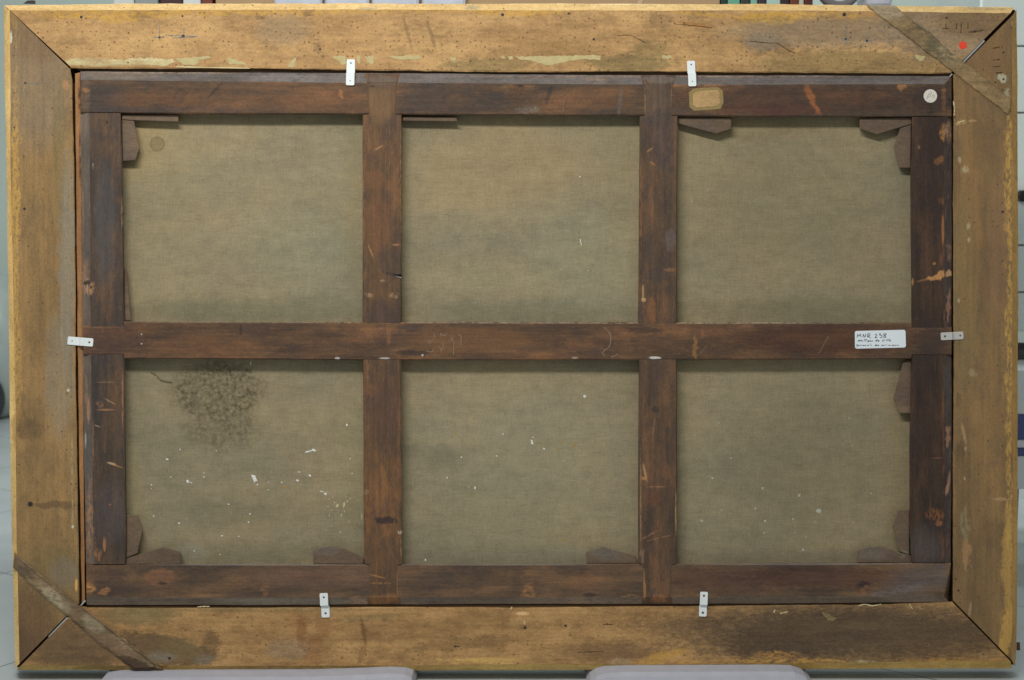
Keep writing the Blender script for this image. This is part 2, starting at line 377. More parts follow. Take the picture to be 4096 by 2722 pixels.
m_edge = wood('edge_gilding_ground', 'x', (rgb(206, 166, 96), rgb(222, 182, 112), rgb(232, 198, 132)), 5.0, [
    (1470, 38, 40, 8, CREAM, 0.7), (1890, 30, 30, 10, CREAM, 0.7), (3950, 30, 90, 10, rgb(170, 150, 110), -0.8)], grain=0.07, worm=0.14)
m_edge_l = wood('edge_ground_left', 'z', (rgb(204, 158, 84), rgb(222, 178, 98), rgb(232, 192, 116)), 5.4, [(56, 1720, 20, 60, rgb(180, 130, 60), 0.5)], grain=0.09, worm=0.08)
m_edge_r = wood('edge_ground_right', 'z', (rgb(150, 112, 54), rgb(172, 130, 62), rgb(190, 146, 72)), 5.8, [], grain=0.12, worm=0.12)
m_edge_b = wood('edge_ground_lower_shaded', 'x', (rgb(148, 118, 54), rgb(190, 150, 72), rgb(208, 170, 92)), 6.2, [(1200, 2672, 300, 14, rgb(120, 100, 50), -0.7), (2100, 2672, 500, 12, rgb(216, 180, 100), 0.5), (450, 2674, 200, 14, rgb(110, 92, 56), 0.5)], grain=0.12)  # darker than the top edge: shade of facing down put into the colour
m_back = wood('rabbet_wood', 'x', (rgb(70, 52, 34), rgb(92, 68, 42), rgb(110, 82, 50)), 6.5, [], grain=0.15)
m_fillet = wood('fillet_wood', 'z', (rgb(140, 94, 48), rgb(160, 110, 58), rgb(172, 122, 66)), 6.8, [(316, 380, 7, 70, rgb(60, 42, 30), -0.9), (318, 620, 6, 120, rgb(70, 46, 30), -0.8)], grain=0.14)

frame = thing('picture_frame', 'large worn tan wooden picture frame seen from behind, mitred corners, diagonal slats', 'picture frame', Vector((0, 0, -0.66)))
top_o = [(17, 22), (500, 17), (1000, 17), (2000, 16), (3000, 19), (3466, 22), (4056, 31)]
top_f = [(39.4, 41.6), (1000, 40), (2000, 41), (3000, 43), (3500, 46), (4042, 53)]
top_i = [(282.2, 273.6), (1000, 278), (1500, 282), (2000, 288), (3000, 291), (3805, 294)]
def sh(pl, dx, dy): return [(a + dx, b + dy) for a, b in pl]
YB = 0.045
loft('top_rail', [(top_o, YB), (top_o, 0.009), (top_f, 0.0), (sh(top_i, 0, -5), 0.0), (top_i, 0.002), (top_i, YB)], [m_ft, m_edge], frame, 110, 1.6, [1, 1, 0, 0, 0], seed=11)
lef_o = [(15.5, 23.5), (20, 300), (27, 700), (36, 1400), (46, 2000), (52, 2270), (60, 2672)]
lef_f = [(38.5, 42.5), (44, 700), (57, 1400), (66, 2000), (70, 2270), (78, 2656)]
lef_i = [(281.5, 274.5), (291, 320), (297, 700), (304, 1400), (311, 2000), (317, 2416)]
loft('left_stile', [(lef_o, YB), (lef_o, 0.009), (lef_f, 0.0), (sh(lef_i, -4, 0), 0.0), (lef_i, 0.002), (lef_i, YB)], [m_fl, m_edge_l], frame, 90, 1.3, [1, 1, 0, 0, 0], axis='z', seed=12)
bot_o = [(66, 2680), (1000, 2682), (2000, 2681), (3000, 2677), (4050, 2673)]
bot_f = [(83, 2664), (650, 2664), (1000, 2664), (1600, 2662), (2000, 2660), (2700, 2658), (3000, 2655), (3500, 2650), (4041, 2645)]
bot_i = [(321, 2421), (345, 2430), (1000, 2432), (1500, 2430), (2000, 2430), (3000, 2424), (3500, 2418), (3808, 2407)]
loft('bottom_rail', [(bot_i, YB), (bot_i, 0.002), (sh(bot_i, 0, 4), 0.0), (bot_f, 0.0), (bot_o, 0.009), (bot_o, YB)], [m_fb, m_edge_b], frame, 110, 1.4, [0, 0, 0, 1, 1], seed=13)
rig_o = [(4066, 40), (4070, 300), (4071, 1000), (4071, 2000), (4066, 2500), (4060, 2666)]
rig_f = [(4051, 62), (4048, 300), (4049, 1000), (4050, 1700), (4051, 2200), (4046, 2641)]
rig_i = [(3812, 302), (3813, 700), (3813, 1400), (3812, 2000), (3811, 2403)]
loft('right_stile', [(rig_i, YB), (rig_i, 0.002), (sh(rig_i, 4, 0), 0.0), (rig_f, 0.0), (rig_o, 0.009), (rig_o, YB)], [m_fr, m_edge_r], frame, 90, 1.2, [0, 0, 0, 1, 1], axis='z', seed=14)
# the moulded front of the frame behind the boards, and the rabbet that carries the canvas
def ring(name, o, i, yf, yb, m, parent):
    vs = [P(x, y, d) for d in (yf, yb) for x, y in o + i]
    fs = []
    for a in range(4):
        b = (a + 1) % 4
        fs += [(a, b, 4 + b, 4 + a), (8 + a, 8 + b, 12 + b, 12 + a), (a, b, 8 + b, 8 + a), (4 + a, 4 + b, 12 + b, 12 + a)]
    return link(name, mesh(name, vs, fs), m, parent)
ring('front_moulding', [(24, 30), (4060, 40), (4052, 2660), (68, 2670)], [(420, 400), (3700, 410), (3700, 2310), (440, 2310)], YB + 0.0005, 0.075, m_back, frame)
slab('rabbet_fillet', [(301, 296), (321, 292), (325, 700), (331, 1400), (335, 1900), (340, 2410), (327, 2412), (318, 1900), (311, 1400), (304, 700)], 0.003, 0.04, m_fillet, frame, 1.5, step=60, amp=0.6, seed=5)
gt = [(300, 270), (1000, 276), (1500, 280), (2000, 286), (3000, 289), (3800, 292)]; gb = [(3800, 306), (3000, 302), (2100, 298), (1500, 293), (1000, 290), (321, 286)]
slab('rabbet_strip', gt + gb, 0.010, 0.04, m_back, frame, 0.5, step=60, amp=0.3, seed=51)
slab('rabbet_strip', [(345, 2423), (1000, 2423), (1500, 2420), (2000, 2419), (3000, 2417), (3797, 2412), (3800, 2414), (3000, 2427), (2000, 2433), (1000, 2435), (345, 2433)], 0.008, 0.04, m_back, frame, 0.5, step=60, amp=0.3, seed=52)
# diagonal slats let into two corners
m_br1 = wood('slat_wood_upper', 'x', (rgb(112, 92, 64), rgb(132, 108, 72), rgb(146, 118, 78)), 7.0, [
    (3540, 40, 80, 40, rgb(168, 148, 116), 0.8), (3760, 190, 70, 45, rgb(98, 88, 64), 0.8, 40), (3790, 215, 60, 30, rgb(150, 132, 96), -0.7, 40), (3690, 120, 50, 14, rgb(92, 82, 66), 0.6, 36), (3950, 340, 90, 50, rgb(140, 112, 74), 0.5, 38)], grain=0.2, mot=0.9, worm=0.1, grime=rgb(104, 88, 62))
slab('corner_slat', [(3466, 22), (3480, 34), (3719, 219), (3808, 286), (3930, 380), (4034, 462), (4044, 440), (4044, 398), (3950, 322), (3857, 250), (3815, 222), (3730, 138), (3660, 92), (3622, 62), (3582, 24)],
     -0.0042, 0.008, m_br1, frame, 4, step=16, amp=1.3, seed=6)
m_br2 = wood('slat_wood_lower', 'x', (rgb(104, 82, 60), rgb(126, 102, 74), rgb(142, 118, 86)), 8.0, [
    (215, 2390, 60, 26, rgb(170, 156, 124), -0.8, 40), (240, 2420, 50, 30, rgb(150, 138, 108), 0.5, 40), (105, 2285, 40, 16, DIRT, 0.5, 40), (380, 2500, 50, 26, rgb(156, 142, 112), 0.6, 42), (440, 2590, 90, 40, rgb(112, 84, 62), 0.6, 40), (560, 2665, 90, 26, rgb(72, 54, 42), 0.85, 25, 0.3)], grain=0.2, mot=0.9, grime=rgb(112, 98, 72))
slab('corner_slat', [(58, 2210), (150, 2290), (322, 2425), (405, 2486), (530, 2585), (650, 2676), (536, 2681), (400, 2580), (275, 2472), (160, 2374), (79, 2304), (52, 2268)],
     -0.0045, 0.008, m_br2, frame, 9, 0.003, step=16, amp=1.3, seed=7)
m_steel = plain('steel_key', rgb(186, 186, 186), 0.3, 0.5, 0.1, 200, 0.6)
slab('mitre_key', [(3850, 248), (3856, 252), (3940, 166), (3935, 160)], 0.0005, 0.02, m_steel, frame, 0.6)
slab('mitre_key', [(3796, 306), (3801, 309), (3811, 298), (3807, 294)], -0.001, 0.02, m_steel, frame, 0.6)
slab('mitre_key', [(268, 2468), (273, 2473), (196, 2550), (193, 2546)], 0.0005, 0.02, m_steel, frame, 0.6)
slab('mitre_key', [(339, 2400), (344, 2405), (326, 2424), (322, 2420)], -0.0047, 0.02, m_steel, frame, 0.6)
m_iron_hole = plain('iron_and_hole_dark', rgb(46, 38, 32), 0.6, 0.4, 0.2, 300)  # iron of the hanger tab, also the dark of nail holes
def disc(name, px, py, r, yf, m, parent, thick=0.0012, n=14, dome=0.0004):
    vs = [P(px + r * math.cos(6.2832 * i / n), py + r * math.sin(6.2832 * i / n), yf + thick) for i in range(n)]
    vs += [P(px + r * 0.8 * math.cos(6.2832 * i / n), py + r * 0.8 * math.sin(6.2832 * i / n), yf) for i in range(n)]
    vs.append(P(px, py, yf - dome)); fs = [(i, (i + 1) % n, n + (i + 1) % n, n + i) for i in range(n)]
    fs += [(n + i, n + (i + 1) % n, 2 * n) for i in range(n)]
    return link(name, mesh(name, vs, fs), m, parent)
for x, y, r in [(325, 69, 7), (730, 65, 5), (638, 150, 6), (733, 145, 8), (2010, 60, 7.5), (2274, 55, 5), (3377, 59, 9), (3786, 72, 5), (3383, 157, 6), (3468, 164, 6), (3898, 127, 6),
                (1280, 198, 5), (2375, 158, 6), (512, 251, 4), (101, 333, 5), (98, 836, 6.5), (121, 2017, 12), (678, 2634, 7), (2262, 2504, 6), (2430, 2497, 4), (4010, 848, 6), (4014, 211, 5), (4014, 318, 5), (3982, 330, 4), (3834, 2363, 5), (3823, 2317, 4), (3820, 470, 4), (2100, 2512, 7), (1822, 2586, 5)]:
    disc('nail_or_hole', x, y, r, -0.0003, m_iron_hole, frame, 0.0012)  # dark discs: some nail heads, mostly the shaded depth of empty nail holes
m_mark = plain('dark_score', rgb(76, 56, 36), 0.8, 0.1, 0.2, 300)
m_pencil = plain('blue_pencil', rgb(122, 128, 128), 0.8, 0.1, 0.2, 300)
def Z(x0, y0, k, ls): return [[(x0 + a * k, y0 + b * k) for a, b in l] for l in ls]
strokes('chisel_mark', Z(3740, 60, 0.1913, [[(225, 185), (230, 290)], [(150, 290), (290, 285)], [(450, 175), (450, 300)], [(550, 180), (540, 380)], [(690, 150), (690, 290)], [(1210, 700), (1350, 675)],
        [(1205, 950), (1355, 935)], [(1215, 1090), (1360, 1075)], [(1270, 1215), (1410, 1210)], [(700, 360), (830, 355), (1010, 320)], [(820, 1280), (920, 1290)]]), 3.4, -0.0004, m_mark, frame)
strokes('crack', [[(2470, 144), (2520, 142), (2560, 160), (2585, 174)], [(3000, 166), (3080, 173), (3108, 174), (3150, 200), (3180, 214)], [(2700, 97), (2780, 104), (2850, 113)], [(2412, 2498), (2450, 2499)], [(1815, 2584), (1840, 2588)], [(2310, 2610), (2420, 2606)]], 2.6, -0.0004, m_mark, frame)
strokes('pencil_mark', [[(638, 100), (639, 166)], [(612, 150), (660, 149)], [(672, 142), (790, 146)], [(690, 152), (780, 148)], [(736, 110), (735, 160)], [(115, 334), (164, 333)], [(3386, 110), (3385, 180)], [(3472, 130), (3472, 160)], [(3368, 160), (3400, 160)], [(3456, 164), (3490, 163)]], 2.8, -0.0004, m_pencil, frame)
m_flake3 = plain('dusty_residue', rgb(128, 112, 80), 0.85, 0.1, 0.3, 200)
m_flake = plain('old_paper_residue', rgb(188, 172, 126), 0.85, 0.1, 0.12, 90)
for k, pl in enumerate([
    [(2058, 227), (2130, 226), (2250, 224), (2330, 222), (2402, 223), (2403, 243), (2380, 240), (2330, 238), (2280, 244), (2230, 256), (2185, 262), (2150, 252), (2120, 240), (2090, 243)],
    [(2647, 221), (2685, 224), (2688, 232), (2672, 238), (2650, 235)], [(1328, 226), (1384, 224), (1384, 258), (1365, 262), (1352, 245)], [(1424, 224), (1445, 224), (1438, 258), (1430, 250)],
    [(1455, 225), (1495, 223), (1498, 250), (1490, 262), (1470, 248)], [(1550, 226), (1600, 224), (1680, 222), (1682, 238), (1600, 240)], [(1800, 230), (1820, 228), (1825, 243), (1808, 247)],
    [(1148, 270), (1158, 248), (1183, 230), (1178, 272)], [(905, 230), (940, 236), (988, 256), (985, 260), (915, 258)], [(3660, 222), (3700, 224), (3695, 238), (3680, 248), (3665, 235)],
    [(700, 234), (842, 226), (842, 234), (796, 240), (788, 262), (730, 260)], [(2030, 226), (2050, 224), (2052, 236), (2036, 238)], [(2000, 224), (2018, 222), (2022, 234), (2008, 238)], [(3286, 2448), (3320, 2460), (3346, 2475), (3330, 2488), (3318, 2486), (3290, 2462)]]):
    slab('paper_residue', pl, -0.0005, 0.0004, m_flake if k < 13 else m_flake3, frame, 0.8, step=9, amp=1.6, seed=20 + k)
m_flake2 = wood('old_paste_residue', 'x', (rgb(160, 140, 92), rgb(186, 168, 116), rgb(196, 180, 130)), 9.1, [], grain=0.1, grime=rgb(176, 136, 88), grime_amt=0.8)
slab('paste_residue', [(262, 240), (330, 232), (480, 238), (560, 232), (690, 236), (700, 250), (660, 264), (560, 262), (480, 266), (330, 264), (276, 262)], -0.0003, 0.0004, m_flake2, frame, 0.8, step=9, amp=1.8, seed=41)
m_splint = plain('raw_splinter', rgb(206, 190, 146), 0.8, 0.2, 0.1, 120)
strokes('splinter', [[(790, 2429), (812, 2427), (838, 2427)], [(3435, 2424), (3460, 2418), (3490, 2424), (3525, 2418)], [(3638, 2418), (3650, 2436)], [(2048, 2428), (2042, 2440)], [(2095, 2482), (2100, 2500)], [(3814, 405), (3818, 440), (3816, 462)], [(3830, 492), (3858, 483)], [(706, 268), (1000, 274)], [(3095, 2452), (3100, 2440)], [(3120, 2455), (3150, 2448)]], 5.0, -0.001, m_splint, frame, seed=9)
slab('hanger_tab', [(92, 16), (110, 3), (136, 2), (142, 6), (142, 17)], 0.02, 0.026, m_iron_hole, frame, 1.5)
slab('hanger_tab', [(4066, 2570), (4080, 2570), (4081, 2602), (4066, 2603)], 0.02, 0.03, plain('rusty_tab', rgb(78, 50, 36), 0.6, 0.3, 0.2, 100), frame, 1.0)

# ================================================================= STRETCHED CANVAS
SD, SM, SL = rgb(72, 54, 46), rgb(92, 66, 52), rgb(110, 74, 52)
ORG, ORG2, VIO, CHIP, SLATE = rgb(126, 84, 48), rgb(160, 108, 60), rgb(74, 64, 60), rgb(176, 122, 70), rgb(104, 98, 94)
WEAR = rgb(132, 84, 48)
m_st = wood('stretcher_rail_upper', 'x', (rgb(66, 57, 51), rgb(92, 70, 51), rgb(124, 85, 53)), 11.0, [
    (420, 400, 90, 70, VIO, 0.8), (340, 380, 20, 80, rgb(116, 90, 68), 0.6), (340, 362, 12, 12, rgb(160, 110, 62), 0.7, 0, 0.4),
    (650, 400, 220, 40, ORG, 0.4), (720, 383, 26, 26, rgb(74, 58, 48), 0.6, 0, 0.25), (720, 383, 18, 18, rgb(104, 74, 54), 0.7, 0, 0.25), (860, 362, 40, 6, rgb(62, 54, 52), 0.7, -48), (700, 440, 340, 14, VIO, 0.5),
    (1360, 378, 10, 15, rgb(166, 110, 58), 0.8), (1250, 410, 220, 50, ORG, 0.3), (1700, 390, 100, 60, VIO, 0.5), (2070, 350, 70, 28, rgb(118, 84, 52), -0.9), (2070, 380, 40, 50, rgb(88, 62, 42), -0.8), (2085, 345, 12, 5, rgb(30, 24, 20), 0.8),
    (2195, 380, 8, 38, rgb(50, 50, 52), 0.75, 18), (2110, 440, 50, 14, rgb(140, 134, 120), -0.5), (2350, 400, 180, 40, ORG, 0.35), (2490, 330, 10, 5, rgb(170, 120, 50), 0.8),
    (2480, 410, 8, 60, SLATE, 0.5, 6), (2680, 340, 60, 8, rgb(146, 96, 54), 0.7), (2830, 338, 50, 8, ORG2, -0.9), (3200, 400, 500, 60, rgb(64, 46, 42), 0.55), (3100, 440, 200, 20, rgb(96, 56, 42), 0.5),
    (3250, 400, 12, 64, rgb(150, 88, 40), 0.8, -24), (3608, 352, 14, 16, ORG2, 0.8), (3776, 362, 10, 9, ORG2, 0.8), (3720, 400, 80, 60, rgb(58, 46, 44), 0.7), (3775, 400, 9, 60, rgb(126, 86, 56), -0.7), ],
    grime=VIO, grime_amt=0.5, grain=0.18, wear=WEAR, wear_amt=0.45, sat=0.93, val=0.93, mot=0.36, big=(340, 80), tight=0.0, y=-0.005)
m_sm = wood('stretcher_rail_middle', 'x', (rgb(72, 57, 45), rgb(98, 72, 50), rgb(130, 89, 55)), 12.0, [
    (800, 1380, 200, 40, ORG, 0.35), (1900, 1360, 260, 50, rgb(128, 88, 52), 0.5), (1640, 1310, 50, 12, VIO, 0.6), (450, 1360, 130, 50, rgb(78, 58, 52), 0.6), (1650, 1415, 60, 14, rgb(60, 50, 48), 0.7),
    (2580, 1325, 70, 12, rgb(60, 48, 46), 0.6), (2782, 1390, 10, 50, rgb(150, 104, 54), 0.65), (2810, 1335, 7, 18, rgb(140, 92, 60), 0.6), (3300, 1360, 350, 60, rgb(76, 46, 36), 0.6), (1555, 1340, 9, 40, rgb(140, 96, 60), 0.5),
    (963, 1320, 5, 24, rgb(48, 40, 40), 0.7), (2620, 1432, 24, 5, rgb(225, 224, 220), 0.95), (1540, 1434, 20, 4, rgb(210, 205, 196), 0.9), (1350, 1434, 10, 5, rgb(215, 212, 206), 0.9), (2300, 1432, 12, 3, rgb(190, 180, 165), 0.9),
    (2050, 1291, 1600, 4, rgb(168, 150, 122), -0.8, 0.1), (2900, 1290, 300, 5, rgb(160, 150, 130), -0.7), (566, 1338, 3, 3, rgb(210, 205, 200), 0.9), (566, 1376, 3, 3, rgb(210, 205, 200), 0.9), (1690, 1422, 4, 4, rgb(215, 210, 205), 0.9), (3730, 1360, 70, 60, rgb(62, 50, 48), 0.6)],  # long pale strips on the upper edge paint in light caught by the bevel
    grime=rgb(80, 62, 58), grime_amt=0.5, grain=0.18, wear=rgb(140, 92, 54), wear_amt=0.45, sat=0.93, val=0.93, mot=0.36, big=(340, 80), tight=0.0, y=-0.0065)
m_sb = wood('stretcher_rail_lower', 'x', (rgb(76, 63, 53), rgb(104, 80, 59), rgb(130, 95, 63)), 13.0, [
    (640, 2310, 60, 36, rgb(134, 92, 64), 0.8, 0, 0.2), (650, 2334, 26, 10, rgb(58, 46, 42), 0.7), (440, 2330, 70, 60, rgb(80, 62, 56), 0.6), (350, 2350, 24, 24, rgb(190, 130, 66), -0.9), (410, 2366, 24, 12, rgb(176, 120, 66), -0.9, -20),
    (1430, 2398, 40, 14, rgb(176, 122, 76), -0.9), (1060, 2360, 14, 40, rgb(140, 96, 62), -0.7), (1300, 2310, 300, 40, rgb(118, 88, 72), 0.5), (1750, 2320, 80, 50, VIO, 0.4), (2120, 2370, 24, 40, rgb(160, 110, 64), -0.8), (2360, 2380, 30, 8, rgb(58, 50, 48), 0.8), (2340, 2330, 60, 40, rgb(128, 88, 58), -0.5),
    (2520, 2390, 40, 10, rgb(150, 108, 62), -0.8), (2900, 2320, 260, 50, rgb(88, 62, 52), 0.6), (3300, 2310, 300, 46, rgb(84, 54, 44), 0.6), (3660, 2330, 130, 60, rgb(118, 107, 104), 0.42, -25, 1.1), (3560, 2370, 160, 16, rgb(122, 108, 106), -0.6, -12), (3760, 2300, 30, 60, rgb(104, 94, 90), 0.5), (3450, 2340, 26, 12, rgb(54, 46, 48), 0.7),
    (3460, 2365, 12, 20, rgb(150, 96, 60), -0.7), (3660, 2400, 12, 8, rgb(190, 180, 165), -0.9), (1120, 2258, 600, 5, rgb(150, 142, 138), 0.6), (2000, 2258, 380, 5, rgb(150, 142, 138), 0.6), (3200, 2256, 460, 5, rgb(140, 132, 128), 0.6)],  # last three pale strips: painted highlight along the rail's upward edge
    grime=VIO, grime_amt=0.4, grain=0.18, wear=WEAR, wear_amt=0.3, sat=0.93, val=0.93, mot=0.36, big=(340, 80), tight=0.0, y=-0.005)
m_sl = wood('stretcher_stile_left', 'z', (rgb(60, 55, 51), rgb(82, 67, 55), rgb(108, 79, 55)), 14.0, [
    (420, 900, 40, 240, rgb(86, 82, 82), 0.55), (354, 1150, 20, 30, rgb(176, 128, 80), -0.95), (345, 1080, 14, 30, rgb(150, 100, 62), 0.7), (352, 1150, 16, 10, rgb(44, 38, 34), 0.8, -20), (480, 560, 14, 130, rgb(112, 86, 68), 0.5),
    (355, 1640, 8, 40, rgb(170, 112, 66), 0.8), (345, 1560, 8, 60, rgb(140, 96, 60), -0.8), (346, 1850, 16, 130, rgb(96, 90, 84), 0.7), (342, 1760, 4, 30, rgb(190, 190, 186), -0.9), (360, 2080, 12, 160, rgb(158, 104, 58), -0.85), (350, 2200, 18, 60, rgb(140, 98, 60), -0.6),
    (420, 1640, 34, 4, CHIP, 0.8), (400, 1615, 20, 12, rgb(150, 106, 64), -0.8), (445, 1855, 18, 5, rgb(200, 168, 128), 0.9, 15), (470, 1865, 24, 3, CHIP, 0.8, 20), (440, 1607, 26, 2.5, rgb(176, 140, 104), 0.7, 28), (390, 1705, 12, 2.5, rgb(180, 150, 120), 0.8, 20), (420, 1530, 40, 3, rgb(140, 106, 78), 0.6),
    (490, 1600, 4, 110, CHIP, -0.8), (418, 2180, 7, 26, rgb(176, 120, 66), 0.85), (390, 2220, 14, 30, rgb(156, 104, 60), -0.9), (440, 2020, 6, 5, CHIP, 0.8), (440, 2050, 60, 120, rgb(96, 84, 86), 0.4), (428, 490, 4, 4, rgb(24, 20, 20), 0.95), (372, 666, 3, 14, rgb(200, 180, 140), -0.9), (488, 850, 5, 60, CHIP, -0.7), (372, 1780, 3, 100, rgb(170, 120, 78), -0.8)],
    grime=rgb(72, 64, 66), grime_amt=0.6, grain=0.18, wear=rgb(130, 88, 56), wear_amt=0.4, sat=0.93, val=0.93, mot=0.36, big=(340, 80), tight=0.0, y=-0.005)
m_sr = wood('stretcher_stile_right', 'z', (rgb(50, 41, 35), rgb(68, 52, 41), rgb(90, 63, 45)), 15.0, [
    (3785, 530, 26, 36, rgb(170, 116, 58), -0.95), (3790, 500, 14, 30, rgb(110, 74, 44), 0.5), (3755, 640, 22, 18, rgb(150, 98, 50), 0.8, 0, 0.35), (3676, 590, 5, 8, CHIP, 0.7), (3772, 920, 6, 60, rgb(160, 102, 52), 0.75), (3775, 800, 30, 12, rgb(120, 78, 46), -0.7), (3795, 1010, 16, 36, rgb(142, 92, 66), -0.8), (3765, 1040, 8, 22, rgb(120, 78, 56), 0.6),
    (3756, 1102, 56, 10, rgb(188, 132, 72), 0.95, -21, 0.25), (3690, 1122, 24, 4, rgb(150, 102, 56), 0.7, -14), (3651, 1128, 4, 14, rgb(180, 128, 70), 0.8), (3737, 1055, 7, 6, CHIP, 0.6), (3793, 1225, 10, 66, rgb(150, 92, 56), 0.9, 3, 0.2), (3781, 1270, 6, 40, rgb(150, 96, 56), 0.6),
    (3792, 1745, 11, 42, rgb(156, 100, 58), 0.95, 0, 0.2), (3796, 1920, 7, 34, rgb(150, 96, 62), 0.9, 8), (3786, 1955, 8, 26, rgb(172, 112, 72), 0.9, 14), (3772, 1620, 3, 60, rgb(140, 88, 52), 0.6), (3774, 1800, 4, 110, rgb(130, 76, 46), -0.8), (3750, 1833, 22, 2, rgb(150, 92, 54), 0.7), (3745, 2060, 40, 26, rgb(130, 82, 44), -0.9), (3758, 2095, 16, 12, rgb(150, 94, 50), 0.8),
    (3722, 2040, 4, 60, rgb(120, 76, 48), -0.7), (3705, 2190, 70, 70, rgb(106, 95, 93), 0.45, 0, 1.1), (3790, 1560, 16, 120, rgb(84, 74, 68), 0.6), (3770, 2180, 12, 60, rgb(120, 76, 50), -0.6), (3720, 700, 50, 200, rgb(56, 42, 40), 0.5), (3700, 1650, 50, 200, rgb(62, 44, 40), 0.4)],
    grime=rgb(56, 46, 48), grime_amt=0.5, grain=0.18, wear=rgb(110, 68, 44), wear_amt=0.35, sat=0.93, val=0.93, mot=0.36, big=(340, 80), tight=0.0, y=-0.005)
m_ml = wood('mullion_wood_left', 'z', (rgb(74, 61, 49), rgb(102, 75, 51), rgb(134, 91, 51)), 16.0, [
    (1530, 400, 55, 90, rgb(132, 98, 62), 0.55), (1525, 340, 60, 20, rgb(98, 78, 62), 0.6), (1490, 346, 10, 5, rgb(40, 32, 28), 0.7), (1530, 318, 60, 20, rgb(112, 98, 86), 0.6), (1500, 720, 40, 40, ORG, 0.6), (1510, 900, 50, 120, rgb(124, 82, 50), 0.5), (1555, 1050, 46, 60, rgb(84, 68, 56), 0.6),
    (1515, 592, 18, 4, rgb(170, 124, 80), 0.8, -28), (1483, 1005, 4, 26, CHIP, 0.7, -22), (1585, 980, 16, 4, CHIP, 0.8), (1476, 1180, 20, 11, rgb(158, 124, 88), -0.95), (1580, 1180, 20, 12, rgb(150, 116, 82), -0.95), (1530, 1124, 10, 5, rgb(170, 140, 108), -0.8), (1570, 1098, 30, 6, rgb(66, 58, 52), 0.8, 12),
    (1530, 1250, 60, 50, rgb(84, 66, 58), 0.6), (1490, 1560, 40, 24, rgb(126, 82, 52), 0.5), (1540, 1640, 60, 110, rgb(90, 66, 58), 0.6), (1545, 2082, 44, 12, rgb(58, 48, 48), 0.85), (1545, 1955, 24, 26, rgb(126, 88, 48), 0.6), (1466, 1970, 9, 12, rgb(150, 116, 84), 0.7), (1605, 2200, 4, 60, CHIP, -0.9), (1600, 2130, 10, 8, rgb(190, 180, 160), -0.8),
    (1510, 2306, 36, 3, rgb(176, 124, 66), 0.8, 14), (1520, 2334, 45, 4, rgb(158, 110, 62), -0.9), (1535, 2400, 60, 20, rgb(150, 102, 60), 0.6), (1590, 2330, 3, 70, rgb(165, 110, 68), -0.9), (1604, 750, 3, 250, rgb(172, 122, 66), -0.9), (1455, 850, 3, 150, CHIP, -0.6), (1455, 1700, 3, 200, rgb(150, 100, 60), -0.7)],
    grime=rgb(80, 66, 62), grime_amt=0.5, grain=0.18, wear=rgb(140, 94, 54), wear_amt=0.5, sat=0.93, val=0.93, mot=0.36, big=(340, 80), tight=0.0, y=-0.0055)
m_mr = wood('mullion_wood_right', 'z', (rgb(70, 59, 51), rgb(94, 72, 53), rgb(120, 83, 55)), 17.0, [
    (2630, 400, 50, 90, rgb(104, 84, 68), 0.6), (2580, 390, 3, 80, rgb(160, 120, 70), -0.9), (2686, 390, 3, 90, rgb(150, 110, 66), -0.8), (2633, 316, 64, 16, rgb(118, 104, 94), 0.7), (2640, 480, 60, 40, rgb(74, 64, 62), 0.6), (2600, 600, 14, 4, CHIP, 0.7, -35), (2650, 590, 40, 90, rgb(74, 64, 66), 0.5), (2610, 655, 14, 4, CHIP, 0.6, 35),
    (2563, 850, 5, 200, rgb(140, 92, 58), -0.9), (2680, 960, 24, 40, rgb(104, 92, 86), 0.6), (2572, 1170, 4, 30, rgb(190, 150, 100), 0.85), (2574, 1200, 10, 8, rgb(190, 150, 100), 0.8), (2610, 1240, 14, 60, rgb(140, 90, 48), 0.7), (2680, 1080, 26, 8, rgb(140, 96, 62), -0.8), (2625, 1100, 30, 30, rgb(70, 62, 62), 0.5),
    (2620, 1640, 14, 12, rgb(60, 52, 52), 0.8), (2615, 1710, 4, 40, rgb(136, 106, 80), 0.7, 8), (2580, 1890, 5, 36, rgb(180, 140, 96), 0.8, -12), (2575, 1915, 10, 6, CHIP, 0.8), (2620, 1948, 40, 4, rgb(160, 112, 72), -0.9), (2620, 1990, 30, 30, rgb(120, 70, 50), 0.5), (2600, 2140, 40, 3, rgb(170, 120, 76), -0.9, -28), (2640, 2152, 60, 2.5, rgb(160, 110, 72), -0.8, -14), (2570, 2230, 10, 26, rgb(140, 108, 88), 0.7),
    (2563, 2000, 3, 200, rgb(170, 130, 90), -0.8), (2704, 2050, 4, 90, rgb(190, 150, 84), -0.9), (2578, 2360, 6, 40, rgb(170, 118, 64), 0.8), (2632, 2395, 30, 20, rgb(150, 98, 58), -0.9), (2576, 2310, 3, 30, rgb(170, 120, 70), 0.8)],
    grime=rgb(74, 64, 62), grime_amt=0.5, grain=0.18, wear=rgb(130, 84, 54), wear_amt=0.4, sat=0.93, val=0.93, mot=0.36, big=(340, 80), tight=0.0, y=-0.0055)
m_key = wood('key_wood', 'x', (rgb(92, 74, 58), rgb(106, 86, 67), rgb(117, 95, 73)), 18.0, [(3490, 2210, 60, 26, rgb(120, 112, 104), 0.4, 0, 0.8), (2420, 2215, 60, 26, rgb(112, 104, 96), 0.5), (3610, 2215, 24, 14, rgb(130, 120, 100), -0.6), (1300, 2205, 60, 20, rgb(112, 102, 94), 0.5)], grain=0.08, grime=rgb(104, 90, 80), y=0.004)

